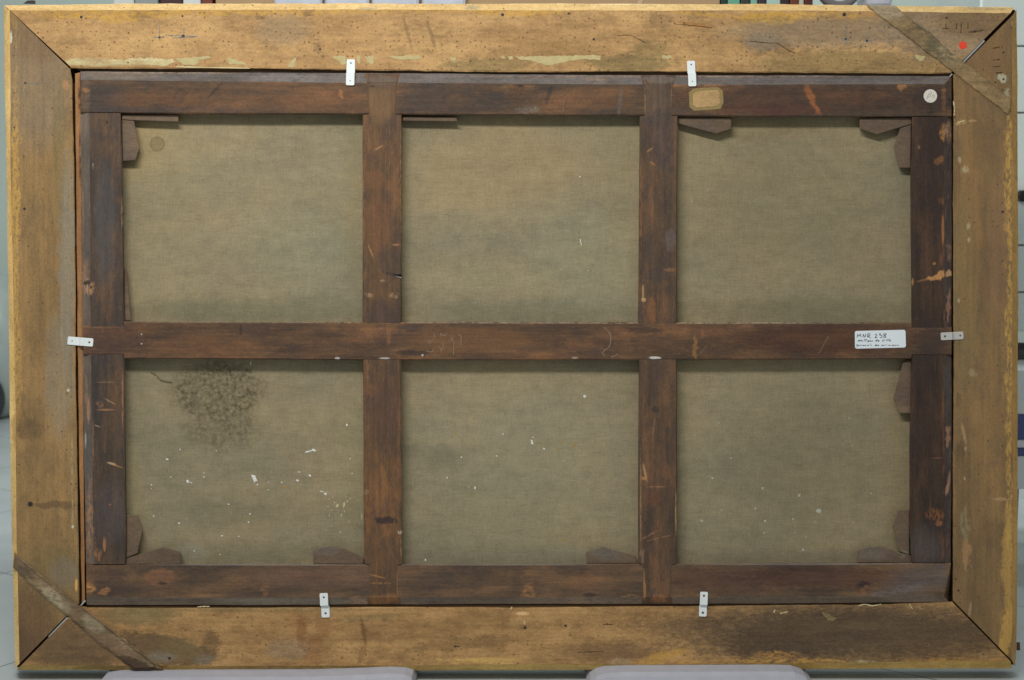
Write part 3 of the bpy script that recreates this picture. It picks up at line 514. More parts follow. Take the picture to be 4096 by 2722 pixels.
BV = dict(grain=0.16, grime=rgb(96, 84, 76), grime_amt=0.6, wear=rgb(150, 112, 78), wear_amt=0.35, y=0.0, sat=0.8)
m_bt = wood('bevel_wood_upper', 'x', (rgb(92, 84, 82), rgb(106, 97, 93), rgb(118, 106, 100)), 61.0, [(480, 303, 160, 20, rgb(124, 106, 88), 0.7), (1150, 312, 130, 16, rgb(136, 128, 122), 0.5), (3400, 320, 420, 20, rgb(94, 84, 84), 0.6), (2380, 320, 60, 6, rgb(150, 110, 74), -0.8), (700, 291, 300, 4, rgb(168, 130, 92), -0.8), (2600, 306, 900, 4, rgb(160, 124, 92), -0.7)], **BV)
m_bb = wood('bevel_wood_lower', 'x', (rgb(98, 82, 68), rgb(116, 98, 80), rgb(130, 106, 82)), 62.0, [(1430, 2404, 40, 16, rgb(170, 122, 78), -0.9), (3000, 2404, 500, 18, rgb(104, 84, 66), 0.6), (3640, 2400, 100, 16, rgb(128, 108, 90), 0.6), (1150, 2406, 300, 14, rgb(122, 112, 96), 0.6)], **BV)
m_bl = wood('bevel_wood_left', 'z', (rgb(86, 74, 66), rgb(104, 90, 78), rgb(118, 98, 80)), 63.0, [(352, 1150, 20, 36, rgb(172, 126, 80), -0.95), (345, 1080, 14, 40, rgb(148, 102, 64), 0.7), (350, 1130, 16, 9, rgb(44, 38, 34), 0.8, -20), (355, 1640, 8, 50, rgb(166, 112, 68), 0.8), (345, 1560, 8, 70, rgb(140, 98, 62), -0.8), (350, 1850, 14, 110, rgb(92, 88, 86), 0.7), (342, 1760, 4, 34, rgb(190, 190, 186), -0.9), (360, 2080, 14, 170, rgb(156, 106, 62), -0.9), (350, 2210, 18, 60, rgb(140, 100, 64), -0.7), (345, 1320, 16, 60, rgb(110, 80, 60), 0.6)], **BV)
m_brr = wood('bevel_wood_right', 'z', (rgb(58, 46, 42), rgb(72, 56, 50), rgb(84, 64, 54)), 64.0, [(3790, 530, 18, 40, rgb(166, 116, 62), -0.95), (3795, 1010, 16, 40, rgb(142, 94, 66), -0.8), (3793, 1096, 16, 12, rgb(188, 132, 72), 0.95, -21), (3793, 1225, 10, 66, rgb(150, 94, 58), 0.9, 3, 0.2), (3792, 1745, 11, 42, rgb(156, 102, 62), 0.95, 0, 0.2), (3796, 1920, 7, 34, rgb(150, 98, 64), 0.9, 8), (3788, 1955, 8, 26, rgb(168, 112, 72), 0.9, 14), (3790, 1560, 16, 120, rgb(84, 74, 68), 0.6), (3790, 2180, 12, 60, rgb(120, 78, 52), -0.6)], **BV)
canvas = thing('stretched_canvas', 'back of a stretched canvas, dark brown stretcher with six openings of olive linen', 'canvas', P(2048, 2418))
YC = 0.0265
def cl(t, c0=0): return t
st_o = [(322, 287), (1000, 291), (1500, 294), (2100, 299), (3000, 303), (3806, 306)]
st_c = [(358, 319), (1000, 326), (1500, 332), (2100, 335), (3000, 339), (3778, 336)]
st_i = [(322, 452), (1000, 458), (1450, 459), (2000, 461), (2550, 465), (3000, 468), (3640, 468), (3806, 468)]
st_c0 = [(323, 321), (1000, 327), (1500, 333), (2100, 336), (3000, 340), (3778, 337)]
loft('top_rail', [(st_o, YC), (st_o, 0.003), (st_c0, -0.005), (sh(st_i, 0, -5), -0.005), (st_i, -0.0028), (st_i, YC)], [m_st, m_bt], canvas, 110, 0.9, [1, 1, 0, 0, 0], seed=21)
sb_i = [(345, 2259), (1000, 2258), (1500, 2258), (2000, 2258), (3000, 2255), (3640, 2252), (3803, 2252)]
sb_c = [(346, 2391), (1000, 2391), (2000, 2390), (3000, 2388), (3776, 2386)]
sb_o = [(347, 2421), (1000, 2421), (1500, 2418), (2000, 2417), (3000, 2415), (3797, 2410)]
loft('bottom_rail', [(sb_i, YC), (sb_i, -0.002), (sh(sb_i, 0, 6), -0.005), (sb_c, -0.005), (sb_o, 0.003), (sb_o, YC)], [m_sb, m_bb], canvas, 110, 0.8, [0, 0, 0, 1, 1], seed=22)
sl_o = [(322, 453), (325, 700), (330, 1400), (335, 1800), (344, 2258)]
sl_c = [(357, 453), (359, 730), (363, 1400), (371, 2000), (377, 2258)]
sl_i = [(483, 453), (494, 900), (496, 1280), (499, 1450), (503, 1800), (506, 2130), (502, 2258)]
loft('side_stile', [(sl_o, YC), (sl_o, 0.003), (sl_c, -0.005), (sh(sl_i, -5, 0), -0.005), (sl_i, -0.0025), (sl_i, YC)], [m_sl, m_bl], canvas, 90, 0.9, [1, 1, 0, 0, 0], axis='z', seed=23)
sr_i = [(3648, 469), (3641, 730), (3646, 1300), (3645, 1440), (3638, 1750), (3638, 2130), (3646, 2251)]
sr_c = [(3777, 469), (3778, 1000), (3777, 1600), (3778, 2251)]
sr_o = [(3806, 469), (3806, 1200), (3806, 1800), (3803, 2251)]
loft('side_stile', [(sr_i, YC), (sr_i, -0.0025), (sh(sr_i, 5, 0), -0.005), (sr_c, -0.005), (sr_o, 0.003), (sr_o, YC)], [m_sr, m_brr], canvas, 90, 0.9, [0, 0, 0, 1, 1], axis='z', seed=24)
mr_t = [(333, 1303), (365, 1303), (494, 1302), (496, 1287), (800, 1289), (1100, 1290), (1500, 1288), (2000, 1289), (2500, 1290), (3000, 1291), (3646, 1292), (3648, 1308), (3775, 1308), (3806, 1308)]
mr_b = [(334, 1419), (365, 1419), (496, 1419), (498, 1435), (800, 1436), (1100, 1438), (1500, 1441), (2050, 1441), (2560, 1441), (3000, 1439), (3644, 1437), (3648, 1421), (3775, 1421), (3806, 1421)]
mr_t, mr_b = subdiv(mr_t, 8), subdiv(mr_b, 8)
loft('middle_rail', [(mr_t, YC - 0.001), (mr_t, -0.0035), (sh(mr_t, 0, 8), -0.0065), (sh(mr_b, 0, -4), -0.0065), (mr_b, -0.0045), (mr_b, YC - 0.001)], m_sm, canvas, raw=True, amp=0.9, seed=25)
def mullion(L, R, m, seed):
    L, R = subdiv(L, 7), subdiv(R, 7)
    loft('mullion', [(L, YC - 0.0015), (L, -0.0036), (sh(L, 4, 0), -0.0056), (sh(R, -4, 0), -0.0056), (R, -0.0036), (R, YC - 0.0015)], m, canvas, raw=True, amp=0.8, axis='z', seed=seed)
mullion([(1468, 332), (1472, 400), (1474, 459), (1451, 460), (1451, 700), (1451, 1000), (1451, 1285), (1452, 1445), (1455, 1800), (1456, 2130), (1460, 2257), (1474, 2259), (1475, 2330), (1472, 2391)],
        [(1590, 332), (1586, 400), (1583, 459), (1607, 460), (1606, 700), (1605, 1000), (1606, 1285), (1604, 1445), (1606, 1800), (1608, 2130), (1609, 2257), (1594, 2259), (1594, 2330), (1597, 2391)], m_ml, 26)
mullion([(2572, 336), (2575, 400), (2577, 464), (2558, 465), (2556, 700), (2555, 1000), (2552, 1285), (2556, 1445), (2553, 1800), (2553, 2130), (2553, 2256), (2568, 2258), (2570, 2330), (2571, 2390)],
        [(2694, 336), (2690, 400), (2688, 464), (2710, 465), (2709, 700), (2708, 1000), (2707, 1285), (2706, 1445), (2707, 1800), (2707, 2130), (2707, 2256), (2688, 2258), (2687, 2330), (2686, 2390)], m_mr, 27)
# tenon ends on the rail's outer bevel
for (a, b, c, d, m, s1) in [((1459, 296), (1600, 296), (1590, 331), (1468, 331), m_ml, 1), ((2562, 303), (2704, 303), (2694, 337), (2572, 337), m_mr, 1), ((1472, 2391), (1597, 2391), (1603, 2418), (1472, 2418), m_ml, -1), ((2571, 2390), (2686, 2390), (2690, 2415), (2566, 2415), m_mr, -1)]:
    ys = (0.0022, 0.0022, -0.0056, -0.0056) if s1 > 0 else (-0.0056, -0.0056, 0.0022, 0.0022)
    vs = [P(p[0], p[1], y) for p, y in zip((a, b, c, d), ys)] + [P(p[0], p[1], 0.01) for p in (a, b, c, d)]
    link('tenon_end', mesh('tenon_end', vs, [(0, 1, 2, 3), (0, 1, 5, 4), (1, 2, 6, 5), (2, 3, 7, 6), (3, 0, 4, 7), (4, 5, 6, 7)]), m, canvas)
keys = [[(487, 458), (713, 459), (714, 489), (487, 480)], [(487, 481), (536, 485), (559, 592), (543, 643), (489, 646)], [(1610, 467), (1827, 470), (1829, 487), (1610, 485)],
        [(2713, 470), (2925, 470), (2925, 517), (2865, 537), (2713, 496)], [(3438, 473), (3647, 471), (3647, 498), (3507, 539), (3439, 517)], [(3601, 514), (3645, 500), (3643, 673), (3596, 673), (3575, 587)],
        [(3612, 1449), (3646, 1440), (3643, 1655), (3597, 1655), (3574, 1589)], [(3592, 2042), (3638, 2040), (3638, 2222), (3595, 2206), (3570, 2106)],
        [(3428, 2204), (3470, 2191), (3517, 2187), (3556, 2199), (3645, 2225), (3646, 2253), (3428, 2253)], [(505, 2061), (552, 2061), (572, 2120), (550, 2216), (505, 2232)],
        [(505, 2234), (657, 2189), (723, 2210), (725, 2259), (503, 2260)], [(1254, 2203), (1285, 2192), (1322, 2187), (1373, 2194), (1454, 2230), (1454, 2258), (1255, 2258)],
        [(2345, 2209), (2410, 2188), (2541, 2225), (2552, 2256), (2346, 2256)], [(497, 1072), (508, 1080), (524, 1284), (496, 1286)]]
for k, pl in enumerate(keys):
    flat = k in (7, 8, 9, 10, 11, 12)
    slab('stretcher_key', pl, 0.003 if flat else 0.005, 0.0235, m_key, canvas, 2.6, step=60, amp=0.4, seed=60 + k)

# linen
t = NT('linen', 0.9, 0.08); uv = t.uv(YC)
c1 = t.noise(uv, (1 / 420, 1 / 260), 6, 0.62, 31); c2 = t.noise(uv, (1 / 210, 1 / 34), 6, 0.68, 32); c3 = t.noise(uv, (1 / 60, 1 / 50), 5, 0.7, 33)
col = t.ramp(c1.outputs[0], [(0.32, rgb(126, 118, 95)), (0.5, rgb(137, 125, 98)), (0.68, rgb(147, 131, 99))])
wn = t.noise(uv, (1 / 40, 1 / 40), 4, 0.6, 34)
uvw = t.vm('MULTIPLY_ADD', t.vm('SUBTRACT', wn.outputs['Color'], (0.5, 0.5, 0.5)), (90, 0, 70), uv)
for cx, cy, rx, ry, c, op, *rt in [
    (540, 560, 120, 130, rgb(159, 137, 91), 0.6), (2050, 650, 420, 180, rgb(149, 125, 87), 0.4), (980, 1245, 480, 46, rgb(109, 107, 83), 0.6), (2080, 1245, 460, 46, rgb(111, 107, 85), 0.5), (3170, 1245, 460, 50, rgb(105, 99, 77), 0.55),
    (1200, 1000, 220, 160, rgb(133, 129, 105), 0.5), (2350, 1050, 220, 200, rgb(131, 129, 105), 0.45), (3150, 800, 420, 330, rgb(121, 109, 81), 0.5), (3250, 1850, 320, 300, rgb(115, 105, 83), 0.55), (2060, 1800, 420, 260, rgb(141, 135, 109), 0.4),
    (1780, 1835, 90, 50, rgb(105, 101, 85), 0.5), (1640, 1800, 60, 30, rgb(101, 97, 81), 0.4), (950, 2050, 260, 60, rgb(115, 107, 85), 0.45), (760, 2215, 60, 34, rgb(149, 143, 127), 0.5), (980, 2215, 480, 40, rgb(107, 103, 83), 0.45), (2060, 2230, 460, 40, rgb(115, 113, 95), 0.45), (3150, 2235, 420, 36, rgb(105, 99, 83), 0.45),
    (1410, 800, 40, 350, rgb(131, 119, 85), 0.4), (1400, 1900, 50, 300, rgb(143, 131, 95), 0.4), (3590, 1850, 50, 330, rgb(137, 121, 85), 0.45), (2460, 700, 60, 220, rgb(127, 115, 85), 0.4), (3480, 1050, 120, 180, rgb(127, 113, 85), 0.35), (1900, 1120, 300, 60, rgb(147, 135, 103), 0.35),
    (640, 700, 160, 300, rgb(143, 127, 91), 0.3), (3000, 520, 240, 40, rgb(129, 109, 71), 0.3), (2050, 2080, 400, 120, rgb(141, 131, 99), 0.35), (520, 2000, 50, 200, rgb(149, 137, 97), 0.4)]:
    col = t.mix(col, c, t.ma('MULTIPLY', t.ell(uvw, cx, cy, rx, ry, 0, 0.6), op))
# ring stain, tide line, mould patch
rg = t.n.new('ShaderNodeMapping'); rg.vector_type = 'TEXTURE'; rg.inputs['Location'].default_value = (629, 0, 577); rg.inputs['Scale'].default_value = (27, 1, 27); t.link(uv, rg.inputs[0])
rd = t.vm('LENGTH', rg.outputs[0]); col = t.mix(col, rgb(104, 84, 56), t.ma('MULTIPLY', t.mr(rd, 1.35, 0.8), 0.34))
col = t.mix(col, rgb(84, 70, 50), t.ma('MULTIPLY', t.ma('MULTIPLY', t.mr(rd, 0.75, 0.95), t.mr(rd, 1.25, 1.0)), 0.28))
vo = t.n.new('ShaderNodeTexVoronoi'); vo.feature = 'SMOOTH_F1'; vo.inputs['Scale'].default_value = 1; vo.inputs['Smoothness'].default_value = 0.25
w2 = t.noise(uv, (1 / 14, 1 / 14), 3, 0.6, 36)
uv2 = t.vm('MULTIPLY_ADD', t.vm('SUBTRACT', w2.outputs['Color'], (0.5, 0.5, 0.5)), (30, 0, 30), uv)
vo.voronoi_dimensions = '2D'; t.link(t.swz(uv2, 1 / 21), vo.inputs['Vector'])
ms = t.noise(uv, (1 / 60, 1 / 60), 4, 0.6, 37)
mf = t.noise(uv, (1 / 12, 1 / 12), 4, 0.65, 41)
mould = t.ma('MULTIPLY', t.ma('ADD', t.ma('MULTIPLY', t.mr(vo.outputs['Distance'], 0.15, 0.6), 0.55), t.ma('MULTIPLY', t.mr(mf.outputs[0], 0.46, 0.58), 0.6)), t.mr(ms.outputs[0], 0.3, 0.6, 0.5, 1.0))
ma1 = t.ell(uvw, 870, 1565, 182, 120, 0, 0.24); ma2 = t.ell(uvw, 885, 1715, 140, 85, 0, 0.4)
mm = t.ma('MAXIMUM', ma1, t.ma('MULTIPLY', ma2, 0.75))
col = t.mix(col, rgb(88, 80, 60), t.ma('MULTIPLY', t.ma('ADD', t.ma('MULTIPLY', mould, 0.72), 0.22), mm))
h = t.noise(uv, (1 / 45, 1 / 4.2), 3, 0.6, 38); v = t.noise(uv, (1 / 4.2, 1 / 45), 3, 0.6, 39); sp = t.noise(uv, (1 / 9, 1 / 8), 3, 0.7, 40)
f = t.ma('ADD', t.mr(h.outputs[0], 0.25, 0.75, 0.91, 1.09, False), t.mr(v.outputs[0], 0.25, 0.75, -0.08, 0.08, False))
f = t.ma('ADD', f, t.mr(c2.outputs[0], 0.25, 0.75, -0.08, 0.07, False)); f = t.ma('ADD', f, t.mr(c3.outputs[0], 0.25, 0.75, -0.13, 0.13, False))
f = t.ma('ADD', f, t.mr(sp.outputs[0], 0.25, 0.75, -0.14, 0.14, False))
col = t.scale(col, f); t.bump(t.ma('ADD', h.outputs[0], v.outputs[0]), 0.4, 0.0005)
hs = t.n.new('ShaderNodeHueSaturation'); hs.inputs['Saturation'].default_value = 0.94; hs.inputs['Value'].default_value = 1.12; t.link(col, hs.inputs['Color'])
LINEN = t.out(hs.outputs[0])
NX, NY = 150, 96; vs = []; rnd = random.Random(4)
cells = [(498, 1451), (1607, 2556), (2708, 3644)]; rows_ = [(458, 1288), (1440, 2257)]
def canvas_y(px, py):
    d = 0.0
    for i, (a, b) in enumerate(cells):
        for j, (c, e) in enumerate(rows_):
            if a < px < b and c < py < e:
                u, q = (px - a) / (b - a), (py - c) / (e - c)
                d = (0.0022 if j else 0.0012) * math.sin(math.pi * u) ** 0.6 * math.sin(math.pi * q) ** 0.5
    return YC + d + 0.0005 * math.sin(px * 0.006 + py * 0.003)
for j in range(NY + 1):
    for i in range(NX + 1):
        px, py = 345 + (3790 - 345) * i / NX, 310 + (2405 - 310) * j / NY
        vs.append(P(px, py, canvas_y(px, py)))
fs = [(j * (NX + 1) + i, j * (NX + 1) + i + 1, (j + 1) * (NX + 1) + i + 1, (j + 1) * (NX + 1) + i) for j in range(NY) for i in range(NX)]
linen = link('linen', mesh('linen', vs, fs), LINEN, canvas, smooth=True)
# paint splashes on the linen
m_drop = plain('white_paint_drop', rgb(222, 222, 214), 0.7, 0.2, 0.1, 200)
drops = [(1017, 1915, 9, 17, -0.35), (750, 1926, 5, 9, -0.5), (764, 1931, 7, 2, 0.5), (1257, 1802, 9, 5, 0.3), (1238, 1806, 18, 3, -0.25), (1190, 1924, 6, 4, 0.3), (1240, 1904, 7, 4, 0.6), (1388, 1702, 5, 5, 0), (669, 1838, 6, 4, 0.4), (606, 1941, 3.5, 3.5, 0), (1030, 1940, 4, 3, 0),
         (1197, 1890, 6, 2.5, 0.2), (1127, 1931, 3, 3, 0), (1073, 1960, 2.5, 2.5, 0), (1409, 1895, 3, 3, 0), (1401, 1836, 3, 3, 0), (1302, 1976, 6, 5, 0.4), (1290, 1968, 9, 2, 0.3), (720, 1799, 2.5, 2.5, 0), (816, 1909, 3, 3, 0), (683, 1909, 2.5, 2.5, 0), (914, 2018, 3.5, 3.5, 0), (1000, 2057, 3.5, 3.5, 0), (994, 2090, 3, 3, 0), (615, 2065, 3, 3, 0), (716, 2094, 3.5, 4, 0), (816, 1893, 2.5, 2, 0), (865, 1804, 2.5, 2.5, 0), (955, 2147, 3, 3, 0), (888, 2145, 4, 3, 0), (777, 2205, 3, 3, 0), (881, 2220, 2.5, 2.5, 0), (1074, 1930, 2, 2, 0), (605, 1955, 2, 2, 0), (1003, 1452, 2, 9, 0),
         (2338, 1586, 6, 6, 0), (2128, 1769, 4, 11, -0.25), (2132, 1750, 2.5, 3, 0), (2176, 1796, 5, 3, 0.8), (2012, 1738, 3, 3, 0), (1986, 1825, 3, 3, 0), (1846, 1830, 3, 3, 0), (1788, 1912, 3, 3, 0), (1900, 1952, 4, 6, 0), (1875, 1949, 2, 2, 0), (2322, 966, 2, 9, -0.15), (2325, 978, 2, 5, 0), (2244, 1078, 2, 2, 0), (2353, 1083, 2, 2, 0), (2320, 708, 2, 3, 0), (1702, 2242, 3, 5, 0), (2253, 1845, 2, 2, 0),
         (2768, 806, 3, 3.5, 0), (2804, 834, 2, 2, 0), (2876, 1693, 3, 3, 0), (2924, 1834, 5, 5, 0), (2849, 1914, 7, 7, 0), (3051, 1955, 5, 7, 0.2), (2807, 2084, 7, 7, 0), (3061, 2086, 6, 6, 0), (3021, 2036, 6, 5, 0), (2886, 2043, 4, 4, 0), (2919, 2055, 3, 3, 0), (2801, 2020, 3, 3, 0), (2988, 1865, 4, 3, 0), (2831, 1645, 4, 3, 0), (3275, 2043, 15, 14, 0.4), (3197, 1982, 7, 8, 0), (3061, 2086, 6, 6, 0), (3172, 2077, 6, 6, 0), (3398, 1674, 4, 5, 0), (3371, 1779, 3, 3, 0), (3409, 1783, 4, 3, 0), (3485, 1974, 4, 5, 0), (3434, 2020, 4, 3, 0), (3260, 2087, 3, 3, 0), (3212, 2199, 6, 8, 0), (3057, 2133, 6, 5, 0), (3070, 2130, 3, 3, 0), (3225, 2150, 4, 3, 0), (3371, 2153, 4, 3, 0), (3416, 2091, 3, 4, 0), (3280, 1646, 3, 2.5, 0), (3468, 1580, 3, 3, 0), (3181, 2131, 3, 3, 0), (3123, 1753, 2, 2, 0), (3053, 1752, 2, 2, 0), (2997, 2139, 4, 3, 0), (3168, 2181, 3, 2.5, 0)]
vs, fs = [], []; rnd = random.Random(8)
for cx, cy, rx, ry, rot in [d for d in drops if d[0] < 2600]: blob(vs, fs, cx, cy, rx, ry, canvas_y(cx, cy) - 0.0003, 0.0006, rnd, 9, rot, 0.35)
o = link('paint_splashes', mesh('paint_splashes', vs, fs), m_drop, canvas); o['kind'] = 'stuff'
vs, fs = [], []
for cx, cy, rx, ry, rot in [d for d in drops if d[0] > 2600]: blob(vs, fs, cx, cy, rx * 0.72, ry * 0.72, canvas_y(cx, cy) - 0.0003, 0.0004, rnd, 9, rot, 0.4)
o = link('paint_splashes', mesh('paint_splashes', vs, fs), plain('grey_white_drop', rgb(176, 172, 158), 0.8, 0.15, 0.15, 200), canvas); o['kind'] = 'stuff'  # greyer, flatter drops on the right-hand panels
m_drop2 = plain('cream_paint_drop', rgb(190, 180, 136), 0.7, 0.2, 0.1, 200)
vs, fs = [], []
for cx, cy, rx, ry, rot in [(1377, 2020, 5, 13, 0.25), (1390, 2008, 4, 4, 0), (1350, 2024, 8, 6, -0.5), (1338, 2012, 5, 3, 0), (1316, 1998, 3, 3, 0), (1312, 2028, 2.5, 4, 0), (1328, 2042, 2.5, 4, 0), (1318, 2062, 3, 4, 0), (1366, 2062, 3, 6, 0), (1378, 2048, 3, 5, 0), (1396, 2087, 2.5, 5, 0), (1448, 2070, 3, 12, 0), (1434, 2004, 2.5, 3, 0), (1362, 2130, 3, 6, 0), (1400, 1996, 3, 3, 0), (1325, 2104, 3, 2.5, 0), (1330, 1990, 3, 2, 0)]:
    blob(vs, fs, cx, cy, rx, ry, canvas_y(cx, cy) - 0.0003, 0.0005, rnd, 9, rot, 0.35)
o = link('paint_splashes', mesh('paint_splashes', vs, fs), m_drop2, canvas); o['kind'] = 'stuff'
m_tan = plain('tan_paint_drop', rgb(166, 134, 78), 0.8, 0.1, 0.1, 200)
vs, fs = [], []
for cx, cy, rx, ry, rot in [(2298, 1778, 4, 14, 0.3), (2244, 1770, 8, 3, 0.2), (2226, 1798, 5, 3, 0), (1894, 1674, 6, 3, 0), (1826, 1733, 10, 3, 0), (2084, 2021, 4, 3, 0), (2760, 1735, 3, 3, 0), (2755, 1904, 8, 4, 0), (2246, 2160, 14, 3, 0), (2790, 1665, 4, 4, 0), (2370, 1775, 6, 2, 0), (1135, 1950, 9, 3, 0), (3590, 980, 3, 3, 0)]:
    blob(vs, fs, cx, cy, rx, ry, canvas_y(cx, cy) - 0.0002, 0.0003, rnd, 9, rot, 0.4)
o = link('paint_splashes', mesh('paint_splashes', vs, fs), m_tan, canvas); o['kind'] = 'stuff'
strokes('tide_line', [[(602, 1489), (625, 1502), (645, 1522), (690, 1530)]], 5, YC - 0.0008, plain('tide_mark', rgb(112, 103, 78), 0.9, 0.05, 0.1, 200), linen)
# chalk on the middle rail
m_chalk = plain('chalk', rgb(132, 118, 102), 0.95, 0.05, 0.2, 400)
strokes('chalk_mark', Z(1660, 1300, 0.356, [[(215, 95), (220, 130), (205, 165), (160, 208), (145, 182), (175, 178)], [(200, 268), (205, 285), (180, 305), (130, 293)], [(290, 130), (290, 98), (320, 122), (357, 98)], [(312, 205), (318, 240), (290, 290), (280, 250)],
        [(380, 232), (415, 165), (430, 190), (436, 240), (432, 340)], [(480, 115), (502, 112), (520, 150), (515, 215), (530, 225)], [(380, 232), (400, 185), (415, 140)]]), 3.0, -0.0068, m_chalk, canvas)
strokes('chalk_mark', Z(1660, 1300, 0.356, [[(2120, 30), (2150, 48), (2182, 90), (2200, 140), (2195, 210), (2170, 262), (2125, 290), (2110, 320), (2130, 360)], [(2200, 362), (2240, 350), (2275, 330)]]), 3.4, -0.0068, m_chalk, canvas)
m_slit = plain('split_in_wood', rgb(30, 24, 22), 0.9, 0.05, 0.1, 100)
strokes('scratch', [[(2245, 455 - 70), (2258, 445 - 70)], [(2262, 395), (2250, 455)], [(3275, 1415), (3315, 1345)], [(2800, 1415), (2826, 1385)]], 2.0, -0.0069, m_chalk, canvas)
slab('split', [(1572, 1099), (1606, 1098), (1606, 1112)], -0.0059, -0.005, m_slit, canvas, 0.4)
slab('split', [(1578, 1103), (1606, 1110), (1606, 1114)], -0.0062, -0.005, m_steel, canvas, 0.3)

# ================================================================= CLIPS, LABELS
m_clip = plain('white_metal', rgb(226, 231, 231), 0.42, 0.5, 0.02, 40)
m_clip_dim = plain('dimmed_metal', rgb(188, 184, 180), 0.42, 0.5, 0.04, 40)  # same clip metal, weaker light at the right put into its colour
m_screw = plain('screw_steel', rgb(120, 124, 120), 0.35, 0.5, 0.1, 300, 0.5)
m_socket = plain('screw_socket', rgb(52, 54, 50), 0.6, 0.2, 0.1, 100)
def clip(label, A, B, wd, off, ts, screws, m):
    """A: middle of the end on the frame, B: of the end on the stretcher; off: sideways slip at the step"""
    a, b = Vector(A), Vector(B); L = (b - a).length; u = (b - a) / L; nrm = Vector((-u.y, u.x))
    c = (a + b) / 2
    root = thing('mounting_clip', label, 'clip', P(c.x, c.y, -0.002), 'metal clips holding the canvas in the frame')
    st = []
    for q in (0, 1.0, 2.5, 5): st.append((q, wd / 2 - (5 - math.sqrt(max(0, 25 - (5 - q) ** 2))) * 0.9, -0.0022, 0))
    st += [(ts - 1.5, wd / 2, -0.0022, 0), (ts + 1.0, wd / 2, -0.0085, off)]
    for q in (5, 2.5, 1.0, 0): st.append((L - q, wd / 2 - (5 - math.sqrt(max(0, 25 - (5 - q) ** 2))) * 0.9, -0.0085, off))
    vs, fs = [], []
    for tt, hw, y, of in st:
        for s_, dy in ((-1, 0.0018), (-1, 0.0003), (-0.93, 0), (0.93, 0), (1, 0.0003), (1, 0.0018)):
            p = a + u * tt + nrm * (hw * s_ + of); vs.append(P(p.x, p.y, y + dy))
    for i in range(len(st) - 1):
        for j in range(5): fs.append((i * 6 + j, i * 6 + j + 1, i * 6 + 7 + j, i * 6 + 6 + j))
        fs.append((i * 6 + 5, i * 6, i * 6 + 6, i * 6 + 11))
    fs.append(tuple(range(6))); n = len(st) - 1; fs.append(tuple(range(n * 6, n * 6 + 6)))
    link('plate', mesh('plate', vs, fs), m, root)
    for i, (t_, r) in enumerate(screws):
        of = off if t_ > ts else 0; p = a + u * t_ + nrm * of; y = -0.0023 if t_ < ts else -0.0086
        s_ = disc('screw', p.x, p.y, r, y - 0.0001, m_screw, root, 0.0006, 14, 0.0002)
        k = disc('socket', p.x, p.y, r * 0.5, y - 0.0004, m_socket, s_, 0.0003, 8, 0.0)
    return root
clip('white metal clip on the top edge, left of the two there', (1403.5, 238), (1402, 342), 34, -1.5 * -1, 55, [(14.5, 4.5), (86, 3)], m_clip)
clip('white metal clip on the top edge, just above the tan paper label', (2764, 244), (2768, 346), 32, -2, 50, [(15, 4), (83, 3)], m_clip)
clip('white metal clip on the left edge, lying slightly askew', (270.5, 1363), (372.5, 1371.5), 33, 0, 49, [(18, 3), (87, 5)], m_clip)
clip('metal clip greyed for weaker light on the right edge beside the handwritten white label', (3854, 1342.5), (3763, 1347), 31, 0, 44, [(13, 4.5), (74, 5.5)], m_clip_dim)
clip('white metal clip on the bottom edge, left of the two there', (1303, 2471), (1298.5, 2373), 33, -4, 47, [(17, 5.5), (81, 5)], m_clip)
clip('white metal clip on the bottom edge, right of the two there', (2811, 2467), (2814.5, 2368), 31, 2, 46, [(15, 6), (83, 5.5)], m_clip)

m_white = plain('white_label_paper', rgb(222, 228, 234), 0.6, 0.2, 0.015, 30)
m_ink = plain('dark_ink', rgb(70, 76, 92), 0.6, 0.2, 0.05, 100)
lab = thing('paper_label', 'white rounded label with three lines of dark handwriting on the middle rail', 'label', P(3521, 1396, -0.0068))
def rounded(c, r, k=4):
    out = []
    n = len(c)
    for i in range(n):
        a, b, d = Vector(c[i - 1]), Vector(c[i]), Vector(c[(i + 1) % n])
        p0 = b + (a - b).normalized() * r; p1 = b + (d - b).normalized() * r
        for j in range(k + 1):
            q = j / k; v = p0 * (1 - q) ** 2 + b * 2 * q * (1 - q) + p1 * q * q; out.append((v.x, v.y))
    return out
slab('paper', rounded([(3419, 1325), (3622, 1320), (3624, 1391), (3420, 1396)], 9), -0.0069, -0.0064, m_white, lab, 0.5)
W = lambda ls: Z(3380, 1300, 0.1186, ls)
strokes('handwriting', W([
    [(405, 435), (425, 320), (470, 388), (520, 310), (547, 418)], [(608, 425), (612, 315), (670, 425), (710, 305)]]), 2.5, -0.0071, m_ink, lab, curve=False, rough=False)
strokes('handwriting', W([
    [(760, 430), (772, 310), (815, 296), (842, 325), (828, 360), (775, 388), (815, 410), (862, 452)], [(1010, 340), (1040, 320), (1068, 345), (1050, 390), (1012, 440), (1045, 436), (1088, 435)],
    [(1148, 312), (1198, 306), (1170, 348), (1225, 352), (1252, 388), (1240, 425), (1178, 432)], [(1395, 312), (1350, 300), (1305, 312), (1310, 345), (1360, 375), (1372, 415), (1335, 435), (1308, 415), (1330, 375), (1395, 318)]]), 2.5, -0.0071, m_ink, lab, rough=False)
